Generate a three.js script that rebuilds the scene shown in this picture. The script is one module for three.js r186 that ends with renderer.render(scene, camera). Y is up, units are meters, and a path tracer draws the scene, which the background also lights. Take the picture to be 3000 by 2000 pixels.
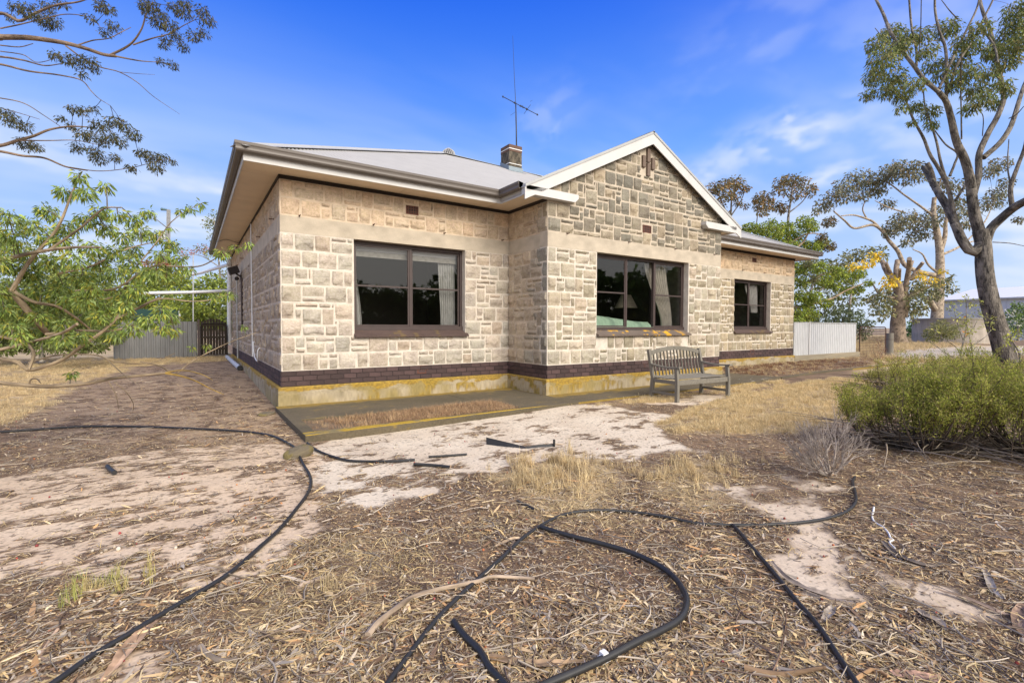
import * as THREE from 'three';
import { RoundedBoxGeometry } from 'three/addons/geometries/RoundedBoxGeometry.js';
import { mergeGeometries } from 'three/addons/utils/BufferGeometryUtils.js';

// ---------- camera, sky, sun, exposure ----------
const scene = new THREE.Scene();
const W = 1024, H = 682;
const YAW = -0.5881, PITCH = -0.0313, ROLL = 0.0029, FOCAL = 1410.32;   // focal length in pixels of a 3000 x 2000 picture
const camera = new THREE.PerspectiveCamera(2 * Math.atan(1000 / FOCAL) * 180 / Math.PI, W / H, 0.05, 4000);
camera.position.set(-1.284, 1.38, 9.088);
camera.rotation.set(PITCH, YAW, ROLL, 'YXZ');
const renderer = new THREE.WebGLRenderer({ antialias: true });
renderer.setSize(W, H);
renderer.toneMapping = THREE.LinearToneMapping;
const EXPOSURE = 2.05;
renderer.toneMappingExposure = EXPOSURE;
renderer.shadowMap.enabled = true;
const SUN = new THREE.Vector3(0.10, 0.52, 0.85).normalize();
const sun = new THREE.DirectionalLight(new THREE.Color().setRGB(1, 0.91, 0.77), 1.5);
sun.position.copy(SUN).multiplyScalar(60).add(new THREE.Vector3(6, 0, 0)); sun.target.position.set(6, 0, 0);
sun.castShadow = true; sun.shadow.radius = 55; sun.shadow.mapSize.set(4096, 4096);
Object.assign(sun.shadow.camera, { left: -30, right: 30, top: 30, bottom: -30, near: 1, far: 140 });
scene.add(sun, sun.target);

// ---------- random numbers and noise ----------
function rng(seed) { let s = seed >>> 0; return () => { s = (s + 0x6d2b79f5) | 0; let t = Math.imul(s ^ (s >>> 15), 1 | s); t = (t + Math.imul(t ^ (t >>> 7), 61 | t)) ^ t; return ((t ^ (t >>> 14)) >>> 0) / 4294967296; }; }
const LATT = new Float32Array(65536); { const r = rng(77); for (let i = 0; i < 65536; i++) LATT[i] = r(); }
function vn(x, y, per = 256) {                       // value noise, 0..1, repeats every per cells
  const xi = Math.floor(x), yi = Math.floor(y); let fx = x - xi, fy = y - yi;
  fx = fx * fx * (3 - 2 * fx); fy = fy * fy * (3 - 2 * fy);
  const x0 = ((xi % per) + per) % per, x1 = (x0 + 1) % per, y0 = (((yi % per) + per) % per) << 8, y1 = ((((yi + 1) % per) + per) % per) << 8;
  const a = LATT[y0 + x0], b = LATT[y0 + x1], c = LATT[y1 + x0], d = LATT[y1 + x1];
  return a + (b - a) * fx + (c - a + (a - b - c + d) * fx) * fy;
}
function fbm(x, y, oct = 4, per = 256) { let s = 0, a = 0.5, n = 0; for (let i = 0; i < oct; i++) { s += a * vn(x + i * 17.3 * (per === 256), y + i * 9.1 * (per === 256), per); n += a; a *= 0.5; x *= 2; y *= 2; per = Math.min(256, per * 2); } return s / n; }
const sm = (a, b, x) => { const t = Math.min(1, Math.max(0, (x - a) / (b - a))); return t * t * (3 - 2 * t); };
const mix = (a, b, t) => a + (b - a) * t;
const lerp3 = (a, b, t) => [mix(a[0], b[0], t), mix(a[1], b[1], t), mix(a[2], b[2], t)];
const toS = (v) => { v = Math.min(1, Math.max(0, v)); return v < 0.0031308 ? 12.92 * v * 255 : (1.055 * Math.pow(v, 1 / 2.4) - 0.055) * 255; };
const SLUT = new Uint8Array(4097); for (let i = 0; i <= 4096; i++) SLUT[i] = Math.round(toS(i / 4096));
const s8 = (v) => SLUT[v <= 0 ? 0 : v >= 1 ? 4096 : (v * 4096) | 0];
const css = (c) => `rgb(${s8(c[0])},${s8(c[1])},${s8(c[2])})`;
const V = (x, y, z) => new THREE.Vector3(x, y, z);

// ---------- the sky: deep clear blue, paler towards the horizon, thin wisps of cloud, a veil round the sun ----------
{
  const w = 2048, h = 1024, d = new Float32Array(w * h * 4), K = 1 / EXPOSURE;
  const stops = [[-1, [.62, .68, .76]], [0, [.70, .80, .96]], [0.06, [.60, .75, 1.0]], [0.17, [.40, .61, 1.02]], [0.32, [.185, .43, 1.03]], [0.43, [.085, .285, 1.0]], [0.55, [.028, .165, .90]], [1, [.010, .085, .55]]];
  for (let j = 0; j < h; j++) for (let i = 0; i < w; i++) {
    const el = (j + .5) / h * Math.PI - Math.PI / 2, az = ((i + .5) / w - .5) * 2 * Math.PI;
    const y = Math.sin(el), x = Math.cos(el) * Math.cos(az), z = Math.cos(el) * Math.sin(az);
    let k = 0; while (k < stops.length - 2 && y > stops[k + 1][0]) k++;
    let c = lerp3(stops[k][1], stops[k + 1][1], Math.min(1, Math.max(0, (y - stops[k][0]) / (stops[k + 1][0] - stops[k][0]))));
    if (y > 0.01) {
      // single brushed wisps: a direction, half length, half width, slope, strength
      let wisp = 0;
      for (const [wx, wy, wz, la, wb, ro, am] of [[.816, .311, -.488, .085, .030, .42, .55], [.838, .345, -.425, .022, .011, .75, .6], [.850, .318, -.418, .075, .024, .14, .85], [.875, .335, -.36, .10, .03, .2, .45], [.791, .285, -.538, .06, .022, .35, .5], [.888, .252, -.386, .055, .014, .22, .7], [.556, .392, -.733, .075, .036, .5, .20], [.575, .375, -.72, .02, .012, .9, .22], [.918, .299, -.261, .12, .04, .1, .45], [.771, .466, -.435, .15, .05, .3, .20], [.93, .43, -.28, .14, .06, .1, .25], [.004, .224, -.974, .16, .035, .05, .45], [.16, .27, -.95, .07, .02, .1, .35], [-.25, .24, -.94, .18, .04, .1, .5], [.30, .18, .6, .2, .05, .1, .5], [-.8, .3, .2, .25, .08, .1, .4]]) {
        if (x * wx + y * wy + z * wz < .9) continue;
        const rl = Math.hypot(wx, wz), p = (-x * wz + z * wx) / rl, q = y - wy, a = (p * Math.cos(ro) + q * Math.sin(ro)) / la, b = (-p * Math.sin(ro) + q * Math.cos(ro)) / wb, e = Math.exp(-(a * a) - b * b * .8);
        if (e > .01) wisp = Math.max(wisp, .62 * am * e * (.35 + 1.1 * sm(.36, .68, fbm(a * 2.2 + wx * 40 + b * .5, b * 1.6 + wy * 70 + 9, 5))));
      }
      // thin cirrus drawn on a flat layer overhead
      const q = 1 / (y + 0.12), u = x * q, v = z * q, wu = fbm(u * 1.3 + 5, v * 1.3 + 9, 3) * 2.2;
      const a = u * 0.85 + v * 0.5, b = -u * 0.5 + v * 0.85;
      let cl = fbm(a * 0.9 + wu + 21, b * 3.2 + wu * 1.4 + 3, 6);
      cl = sm(0.47, 0.74, cl) * sm(0.34, 0.56, fbm(u * 0.55 + 40, v * 0.55 + 11, 3));
      cl *= sm(0.02, 0.12, y) * (1 - 0.55 * sm(0.38, 0.6, y));
      const haze = 0.36 * sm(0.40, 0.72, fbm(u * 0.8 + 70, v * 2.0 + 31, 5)) * sm(0.55, 0.15, y);
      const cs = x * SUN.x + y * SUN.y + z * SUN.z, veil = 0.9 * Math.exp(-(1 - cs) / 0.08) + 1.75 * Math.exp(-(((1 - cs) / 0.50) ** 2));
      const t = Math.min(1, cl * 0.55 + haze + wisp);
      c = lerp3(c, [.90, .95, 1.04], t);
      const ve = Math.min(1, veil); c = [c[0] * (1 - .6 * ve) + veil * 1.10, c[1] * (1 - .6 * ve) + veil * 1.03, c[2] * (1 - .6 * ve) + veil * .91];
    }
    const o = (j * w + i) * 4; d[o] = c[0] * K; d[o + 1] = c[1] * K; d[o + 2] = c[2] * K; d[o + 3] = 1;
  }
  const t = new THREE.DataTexture(d, w, h, THREE.RGBAFormat, THREE.FloatType);
  t.mapping = THREE.EquirectangularReflectionMapping; t.magFilter = THREE.LinearFilter; t.minFilter = THREE.LinearFilter; t.needsUpdate = true;
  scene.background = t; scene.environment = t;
}

// ---------- where things stand: a sight line of the photograph met with a plane or a distance ----------
const cF = V(0, 0, 0), cR = V(0, 0, 0), cU = V(0, 0, 0);
camera.updateMatrixWorld(); camera.matrixWorld.extractBasis(cR, cU, cF); cF.negate();
const EYE = camera.position.clone();
const ray = (px, py) => cF.clone().addScaledVector(cR, (px - 1500) / FOCAL).addScaledVector(cU, -(py - 1000) / FOCAL);
const at = (px, py, depth) => ray(px, py).multiplyScalar(depth).add(EYE);
const onY = (px, py, y) => { const d = ray(px, py); return d.multiplyScalar((y - EYE.y) / d.y).add(EYE); };
const depthOf = (p) => p.clone().sub(EYE).dot(cF);

// ---------- names, labels ----------
const used = {};
function numbered(n) { const k = used[n] = (used[n] ?? -1) + 1; return k ? `${n}_${String(k).padStart(3, '0')}` : n; }
function tag(o, label, category, group) { o.userData.label = label; if (category) o.userData.category = category; if (group) o.userData.group = group; return o; }
function thing(name, label, category, p = [0, 0, 0], turn = 0, group) { const o = new THREE.Group(); o.name = numbered(name); o.position.set(...p); o.rotation.y = turn; scene.add(o); return tag(o, label, category, group); }
function structure(o) { o.userData.kind = 'structure'; return o; }
function stuff(o) { o.userData.kind = 'stuff'; return o; }
function mesh(name, geo, mat, parent) { const m = new THREE.Mesh(geo, mat); m.name = parent && parent !== scene ? name : numbered(name); (parent || scene).add(m); return m; }

// ---------- a geometry builder ----------
class MB {
  constructor() { this.p = []; this.u = []; this.c = []; this.i = []; this.n = 0; }
  v(x, y, z, u = 0, w = 0, c) { this.p.push(x, y, z); this.u.push(u, w); if (c) this.c.push(c[0], c[1], c[2]); return this.n++; }
  tri(a, b, c) { this.i.push(a, b, c); }
  quad(a, b, c, d) { this.i.push(a, b, c, a, c, d); }
  // a box given by centre, half sizes and three axes
  box(c, hx, hy, hz, X = V(1, 0, 0), Y = V(0, 1, 0), Z = V(0, 0, 1), col) {
    const F = [[X, Y, Z, hx, hy, hz], [X, Z, Y, hx, hz, hy], [Y, Z, X, hy, hz, hx]];
    for (const [A, B, N, a, b, n] of F) for (const s of [-1, 1]) {
      const o = c.clone().addScaledVector(N, s * n), q = [[-1, -1], [1, -1], [1, 1], [-1, 1]].map(([i, j]) => { const r = o.clone().addScaledVector(A, i * a).addScaledVector(B, j * b); return this.v(r.x, r.y, r.z, i * a + c.x, j * b + c.y, col); });
      const flip = (A.clone().cross(B).dot(N) > 0) === (s > 0);
      flip ? this.quad(q[0], q[1], q[2], q[3]) : this.quad(q[3], q[2], q[1], q[0]);
    }
    return this;
  }
  bb(x0, x1, y0, y1, z0, z1, col) { return this.box(V((x0 + x1) / 2, (y0 + y1) / 2, (z0 + z1) / 2), (x1 - x0) / 2, (y1 - y0) / 2, (z1 - z0) / 2, undefined, undefined, undefined, col); }
  bar(a, b, w, h, col, up = V(0, 1, 0)) {       // a square bar from a to b
    const d = b.clone().sub(a), L = d.length(); d.normalize(); const s = up.clone().cross(d); if (s.lengthSq() < 1e-6) s.set(1, 0, 0); s.normalize(); const t = d.clone().cross(s);
    return this.box(a.clone().add(b).multiplyScalar(.5), w / 2, h / 2, L / 2, s, t, d, col);
  }
  tube(pts, r0, r1, seg = 7, col, step = 0, rough = 0, rnd, cap = true) {
    let P = pts;
    if (step && pts.length > 2) { const cv = new THREE.CatmullRomCurve3(pts, false, 'centripetal'); P = cv.getSpacedPoints(Math.max(pts.length, Math.min(60, Math.ceil(cv.getLength() / step)))); }
    const T = P.map((q, k) => P[Math.min(P.length - 1, k + 1)].clone().sub(P[Math.max(0, k - 1)]).normalize());
    let N = Math.abs(T[0].y) < .9 ? V(0, 1, 0) : V(1, 0, 0); N.sub(T[0].clone().multiplyScalar(N.dot(T[0]))).normalize();
    const st = []; let len = 0;
    for (let k = 0; k < P.length; k++) {
      if (k) { len += P[k].distanceTo(P[k - 1]); N.sub(T[k].clone().multiplyScalar(N.dot(T[k]))).normalize(); }
      const B = T[k].clone().cross(N), t = k / (P.length - 1), r = typeof r0 === 'function' ? r0(t) : mix(r0, r1, t); st.push(this.n);
      for (let j = 0; j <= seg; j++) { const a = j / seg * 2 * Math.PI, rr = r * (1 + (rough && j % seg ? (rnd() - .5) * rough : 0)), x = Math.cos(a) * rr, y = Math.sin(a) * rr; this.v(P[k].x + N.x * x + B.x * y, P[k].y + N.y * x + B.y * y, P[k].z + N.z * x + B.z * y, j / seg * 2 * Math.PI * Math.max(r, .01), len, col); }
    }
    for (let k = 0; k < P.length - 1; k++) for (let j = 0; j < seg; j++) { const a = st[k] + j, b = st[k + 1] + j; this.quad(a, a + 1, b + 1, b); }
    if (cap) for (const k of [0, P.length - 1]) { const o = this.v(P[k].x, P[k].y, P[k].z, 0, 0, col), s = this.n; for (let j = 0; j <= seg; j++) { const i3 = (st[k] + j) * 3; this.v(this.p[i3], this.p[i3 + 1], this.p[i3 + 2], 0, 0, col); } for (let j = 0; j < seg; j++) k ? this.tri(o, s + j, s + j + 1) : this.tri(o, s + j + 1, s + j); }
    return this;
  }
  // a leaf: a folded diamond from its stalk along d, lying flat across s
  leaf(o, d, s, L, w, col) {
    const nx = d.y * s.z - d.z * s.y, ny = d.z * s.x - d.x * s.z, nz = d.x * s.y - d.y * s.x, f = w * .35, m = L * .42;
    const a = this.v(o.x, o.y, o.z, 0, 0, col), b = this.v(o.x + d.x * m + s.x * w + nx * f, o.y + d.y * m + s.y * w + ny * f, o.z + d.z * m + s.z * w + nz * f, 0, 0, col),
      c = this.v(o.x + d.x * L, o.y + d.y * L - L * .08, o.z + d.z * L, 0, 0, col), e = this.v(o.x + d.x * m - s.x * w + nx * f, o.y + d.y * m - s.y * w + ny * f, o.z + d.z * m - s.z * w + nz * f, 0, 0, col);
    this.tri(a, b, c); this.tri(a, c, e);
  }
  geo(flat = false) {
    let g = new THREE.BufferGeometry();
    g.setAttribute('position', new THREE.Float32BufferAttribute(this.p, 3)); g.setAttribute('uv', new THREE.Float32BufferAttribute(this.u, 2));
    if (this.c.length) g.setAttribute('color', new THREE.Float32BufferAttribute(this.c, 3));
    g.setIndex(this.i); if (flat) g = g.toNonIndexed(); g.computeVertexNormals(); return g;
  }
}

// ---------- computed textures ----------
function texture(w, h, f, { srgb = true, repeat = true } = {}) {      // f(i, j, out): out = linear rgb for colour, 0..1 for data
  const d = new Uint8Array(w * h * 4), o = [0, 0, 0];
  for (let j = 0; j < h; j++) for (let i = 0; i < w; i++) { f(i, j, o); const k = (j * w + i) * 4; if (srgb) { d[k] = s8(o[0]); d[k + 1] = s8(o[1]); d[k + 2] = s8(o[2]); } else { d[k] = o[0] * 255; d[k + 1] = o[1] * 255; d[k + 2] = o[2] * 255; } d[k + 3] = 255; }
  const t = new THREE.DataTexture(d, w, h, THREE.RGBAFormat); t.magFilter = THREE.LinearFilter; t.minFilter = THREE.LinearMipmapLinearFilter; t.generateMipmaps = true;
  if (srgb) t.colorSpace = THREE.SRGBColorSpace; if (repeat) t.wrapS = t.wrapT = THREE.RepeatWrapping; t.needsUpdate = true; return t;
}
const rep = (t, sx, sy) => { const c = t.clone(); c.repeat.set(sx, sy); c.needsUpdate = true; return c; };
const grain = texture(512, 512, (i, j, o) => { const n = fbm(i / 64, j / 64, 5, 8), f = vn(i / 2, j / 2, 256), v = .80 + .18 * (n - .5) * 2 + .12 * (f - .5); o[0] = o[1] = o[2] = Math.min(1, v); });   // neutral mottling, one tile
const grainBump = texture(512, 512, (i, j, o) => { o[0] = o[1] = o[2] = .6 * fbm(i / 32, j / 32, 4, 16) + .4 * vn(i / 2, j / 2, 256); }, { srgb: false });
const faint = texture(256, 256, (i, j, o) => { const n = fbm(i / 32, j / 32, 4, 8); o[0] = o[1] = o[2] = .93 + .12 * (n - .5); });
const stoneMap = texture(1024, 1024, (i, j, o) => {                   // a metre of split sandstone: weathered mottling, pits, fine beds
  const n = fbm(i / 128, j / 128, 6, 8), m = fbm(i / 24, j / 24, 3, 64), p = vn(i / 5, j / 5, 205), bed = vn(i / 90, j / 6, 170);
  const v = .80 + .34 * (n - .5) + .34 * (m - .5) - .20 * sm(.72, .95, p) - .10 * sm(.55, .9, bed);
  o[0] = v; o[1] = v * (1 + .06 * (n - .55)); o[2] = v * (1 + .16 * (m - .55));
});
const stoneBump = texture(1024, 1024, (i, j, o) => { const m = fbm(i / 36, j / 24, 5, 43), r = Math.abs(fbm(i / 70, j / 50, 4, 20) - .5) * 2; o[0] = o[1] = o[2] = .55 * m + .25 * (1 - r) + .2 * vn(i / 3, j / 3, 341) * .6; }, { srgb: false });
const barkMap = (dark, light, sx, sy, seed) => texture(256, 512, (i, j, o) => {
  const n = fbm(i / sx + seed, j / sy, 4, 256), f = fbm(i / 6 + seed, j / 22, 3), big = fbm(i / 50 + seed * 2, j / 80, 3);
  const c = lerp3(dark, light, Math.min(1, Math.max(0, n * .5 + f * .6 + (big - .5) * 1.5 - .1))); o[0] = c[0]; o[1] = c[1]; o[2] = c[2];
});
const barkBump = texture(256, 512, (i, j, o) => { const n = fbm(i / 7, j / 34, 4), c = Math.abs(vn(i / 11, j / 60) - .5) * 2; o[0] = o[1] = o[2] = n * .6 + c * .4; }, { srgb: false });
const woodMap = texture(512, 512, (i, j, o) => { const g = fbm(i / 5, j / 90, 4), k = fbm(i / 60, j / 120, 3), c = lerp3([.10, .09, .07], [.26, .24, .20], g * .75 + k * .35 - .05); o[0] = c[0]; o[1] = c[1]; o[2] = c[2]; });

// ---------- materials ----------
const M = {};
const std = (o) => new THREE.MeshStandardMaterial(o);
const col = (r, g, b) => new THREE.Color().setRGB(r, g, b);
M.stone = std({ vertexColors: true, map: stoneMap, bumpMap: stoneBump, bumpScale: .012, roughness: .95 });
M.mortar = std({ vertexColors: true, map: rep(grain, 1.4, 1.4), bumpMap: rep(grainBump, 2, 2), bumpScale: .004, roughness: .95 });
M.band = std({ color: col(.58, .50, .39), map: rep(grain, .55, .8), bumpMap: rep(grainBump, 2, 2), bumpScale: .002, roughness: .9 });
M.brick = std({ vertexColors: true, map: rep(grain, 2.2, 2.2), bumpMap: rep(grainBump, 6, 6), bumpScale: .002, roughness: .75 });
M.frame = std({ color: col(.066, .043, .039), map: rep(grain, 1, 1), roughness: .55 });
M.white = std({ color: col(.60, .59, .575), map: rep(faint, .7, .35), roughness: .6 });
M.soffit = std({ color: col(.84, .70, .53), map: rep(faint, .5, .5), roughness: .8 });
M.gutter = std({ color: col(.135, .115, .10), map: rep(faint, .8, .4), roughness: .5 });
M.zinc = std({ color: col(.44, .43, .405), map: rep(faint, .5, .5), roughness: .75 });
M.cap = std({ color: col(.42, .425, .42), map: rep(faint, .5, .5), roughness: .55 });
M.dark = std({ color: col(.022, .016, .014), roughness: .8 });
M.rust = std({ color: col(.09, .04, .025), map: rep(grain, 3, 3), roughness: .9 });
M.terra = std({ color: col(.15, .055, .035), map: rep(grain, 3, 3), roughness: .85 });
M.glass = new THREE.MeshPhysicalMaterial({ color: col(.68, .68, .68), transmission: 1, thickness: 0, roughness: .02, ior: 1.5 });
M.hose = std({ color: col(.026, .026, .027), map: rep(grain, 4, 4), roughness: .5 });
M.pvc = std({ color: col(.72, .74, .77), roughness: .35 });
M.white2 = std({ color: col(.78, .78, .76), roughness: .6 });
M.leaf = new THREE.MeshPhysicalMaterial({ vertexColors: true, side: THREE.DoubleSide, roughness: .85, specularIntensity: .35, transmission: .35, thickness: 0 });
M.barkGum = std({ vertexColors: true, map: barkMap([.10, .085, .07], [.44, .39, .33], 10, 60, 3), bumpMap: barkBump, bumpScale: .02, roughness: .95 });
M.barkDark = std({ vertexColors: true, map: barkMap([.035, .031, .027], [.46, .42, .36], 5, 9, 9), bumpMap: barkBump, bumpScale: .03, roughness: .95 });
for (const m of [M.barkGum, M.barkDark]) for (const k of ['map', 'bumpMap']) { m[k] = rep(m[k], 1.3, .7); }
M.twig = std({ vertexColors: true, roughness: .9 });
M.wood = std({ map: woodMap, bumpMap: rep(woodMap, 1, 1), bumpScale: .003, roughness: .85 });

// ---------- the ground ----------
const sand = [
  { w: 1, s: 1.0, p: [[-3.2, 3.0], [-2.76, 2.6], [-1.75, 2.3], [-.44, 2.5], [.12, 3.5], [-.36, 4.19], [-.5, 4.94], [-.66, 5.3], [-1.05, 5.85], [-1.55, 5.5], [-2.2, 5.1], [-2.9, 5.2], [-3.4, 4.2]] },
  { w: 1, s: .15, p: [[-.2, 3.27], [.2, 2.75], [.85, 2.45], [3.1, 2.4], [4.89, 2.75], [5.05, 4.12], [4.25, 4.38], [3.66, 5.4], [2.53, 5.3], [2.21, 4.84], [1.39, 5.0], [1.04, 4.86], [.41, 5.2], [-.27, 5.0], [-.3, 4.25]] },
  { w: .8, s: .45, p: [[2.76, 6.6], [3.29, 6.59], [3.52, 7.09], [2.82, 7.31], [2.46, 7.31], [2.44, 6.97]] },
  { w: .7, s: .5, p: [[2.15, 7.32], [2.56, 7.52], [2.43, 7.7], [1.75, 7.78], [1.71, 7.97], [1.56, 7.87], [1.84, 7.54]] },
  { w: .72, s: .5, p: [[2.07, 7.94], [2.34, 8.02], [2.21, 8.22], [1.98, 8.19], [1.92, 8.03]] },
  { w: .8, s: .4, p: [[5.9, 3.2], [7.4, 3.0], [8.2, 3.25], [6.6, 3.75]] },
  { w: .5, s: .9, p: [[-3.4, 6.0], [-1.9, 5.9], [-1.3, 6.5], [-1.6, 7.2], [-3.0, 7.4]] },
];
const strawZones = [
  { w: 1, p: [[4.67, 4.36], [6.75, 3.84], [9.39, 3.36], [14.28, 2.9], [13.34, 4.41], [7.82, 5.73], [5.7, 5.6], [4.69, 5.2], [4.38, 4.87]] },
  { w: .9, p: [[1.27, 5.27], [1.99, 4.95], [2.42, 5.24], [1.92, 5.93], [1.33, 6.33], [1.02, 6.12], [1.16, 5.76]] },
  { w: .8, p: [[2.63, 5.9], [3.43, 5.81], [2.93, 6.35], [2.25, 6.67], [2.22, 6.35]] },
  { w: .75, p: [[-30, -40], [.6, -40], [.2, -11.7], [-.5, -9.6], [-2.6, -8.6], [-3.4, -4.5], [-3.4, -2], [-3.6, -.5], [-30, 1]] },
  { w: .22, p: [[-1.2, 5.4], [-.9, 6.6], [-.1, 6.9], [.6, 6.2], [.2, 5.5], [-.5, 5.7]] },
  { w: .5, p: [[4.2, 2.5], [10.5, 2.5], [12, 2.4], [9, 3.3], [6, 3.1], [4.2, 2.9]] },
  { w: .8, p: [[16, 2.4], [26, 3], [120, 40], [120, -60], [28, -60], [26, -1], [22, 1.2]] },
];
const lithe = [{ w: 1, p: [[28, -1.2], [40, -2.6], [120, -6], [120, 14], [40, 4.4], [30, 2.8], [24, 1.2]] }];   // the pale driveway
const barkZone = [{ w: 1, p: [[-2.7, -8.4], [.3, -9.6], [.3, 2.3], [-.15, 2.6], [-1.4, 1.9], [-2.6, 1.6], [-3.2, -1.7]] }];
function inside(z, x, y) {                     // signed distance, positive inside
  let d = 1e9, c = false; const p = z.p, n = p.length;
  for (let i = 0, j = n - 1; i < n; j = i++) {
    const [x1, y1] = p[i], [x2, y2] = p[j], ex = x2 - x1, ey = y2 - y1, t = Math.min(1, Math.max(0, ((x - x1) * ex + (y - y1) * ey) / (ex * ex + ey * ey))), dx = x - x1 - ex * t, dy = y - y1 - ey * t;
    d = Math.min(d, dx * dx + dy * dy);
    if ((y1 > y) !== (y2 > y) && x < (x2 - x1) * (y - y1) / (y2 - y1) + x1) c = !c;
  }
  return (c ? 1 : -1) * Math.sqrt(d);
}
function zone(list, x, z, soft) { let m = 0, s = 0; for (const q of list) { const k = q.w * sm(-soft, soft * .6, inside(q, x, z)); if (k > m) { m = k; s = q.s || 0; } } return [m, s]; }
function gy(x, z) {
  let y = -.085;
  if (x < .5 && z < .5) y += .027 * Math.min(13, .5 - z) * sm(.5, -.1, x);
  y += .16 * sm(11.2, 13.2, x) * sm(2.3, .2, z) * sm(26.5, 23, x) * sm(-1.5, -.6, z);
  y += .045 * sm(3, 4.6, x) * sm(6, 3.2, z) * sm(16, 10, x) * sm(.4, 1.5, z);
  y -= .02 * sm(-.4, .6, x) * sm(3, 1, x) * sm(4.6, 2.8, z) * sm(1.2, 2.5, z);
  const k = x > -.3 && x < 13 && z > 1.2 && z < 2.9 ? .25 : 1;
  y += k * (.035 * (fbm(x * .55 + 40, z * .55 + 40, 3) - .5) + .012 * (vn(x * 3 + 9, z * 3 + 4) - .5));
  return y;
}
const gp = (px, py, lift = 0) => { let y = -.085, p; for (let k = 0; k < 3; k++) { p = onY(px, py, y + lift); y = gy(p.x, p.z); } p.y = y + lift; return p; };

const SOIL = [.095, .057, .034], SOIL2 = [.30, .20, .115], SANDC = [.68, .52, .36], SANDW = [.74, .635, .49], STRAW = [.60, .475, .27], BARKC = [.40, .29, .185];
const grid = (f, x0, z0, sx, sz, n) => { const g = []; for (let j = 0; j <= n; j++) for (let i = 0; i <= n; i++) g.push(f(x0 + sx * i / n, z0 + sz * j / n)); return (x, z) => { const u = Math.min(n - 1e-4, Math.max(0, (x - x0) / sx * n)), v = Math.min(n - 1e-4, Math.max(0, (z - z0) / sz * n)), i = u | 0, j = v | 0, a = u - i, b = v - j, k = j * (n + 1) + i, o = []; for (let c = 0; c < g[0].length; c++) o.push(mix(mix(g[k][c], g[k + 1][c], a), mix(g[k + n + 1][c], g[k + n + 2][c], a), b)); return o; }; };
const zones = (x, z) => { const a = zone(sand, x, z, .34); return [a[0], a[1], zone(strawZones, x, z, .5)[0], zone(lithe, x, z, 1.2)[0], zone(barkZone, x, z, .7)[0]]; };
function soilness(x, z, Z) {                   // 0 = bare sand, 1 = litter and soil
  if (Z[0] < .01) return 1;
  const n = fbm(x * 1.9 + 3, z * 2.6 + 8, 5), s = sm(.34, .60, Z[0] * .95 + (n - .5) * 1.5);
  if (s < .004) return 1;
  const st = fbm(x * 4.6 + 10 + 1.5 * vn(x * 2, z * 2), z * 9.5 + 5, 4), fine = fbm(x * 14 + 1, z * 34 + 6, 3);
  const iso = fbm(x * 3.2 + 50, z * 5.2 + 15, 5), k = sm(.25, .7, Z[1]), streak = sm(.525, .62, mix(iso * .7 + fine * .3 - .035, st * .40 + iso * .22 + fine * .38 + (Z[1] - .70) * .12, k));
  return 1 - s * (1 - streak * .95);
}
const field = (f, x0, z0, sx, sz, n) => { const d = new Float32Array((n + 1) * (n + 1)); for (let j = 0; j <= n; j++) for (let i = 0; i <= n; i++) d[j * (n + 1) + i] = f(x0 + sx * i / n, z0 + sz * j / n); return (x, z) => { const u = Math.min(n - 1e-3, Math.max(0, (x - x0) / sx * n)), v = Math.min(n - 1e-3, Math.max(0, (z - z0) / sz * n)), i = u | 0, j = v | 0, a = u - i, b = v - j, k = j * (n + 1) + i; return (d[k] * (1 - a) + d[k + 1] * a) * (1 - b) + (d[k + n + 1] * (1 - a) + d[k + n + 2] * a) * b; }; };
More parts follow.
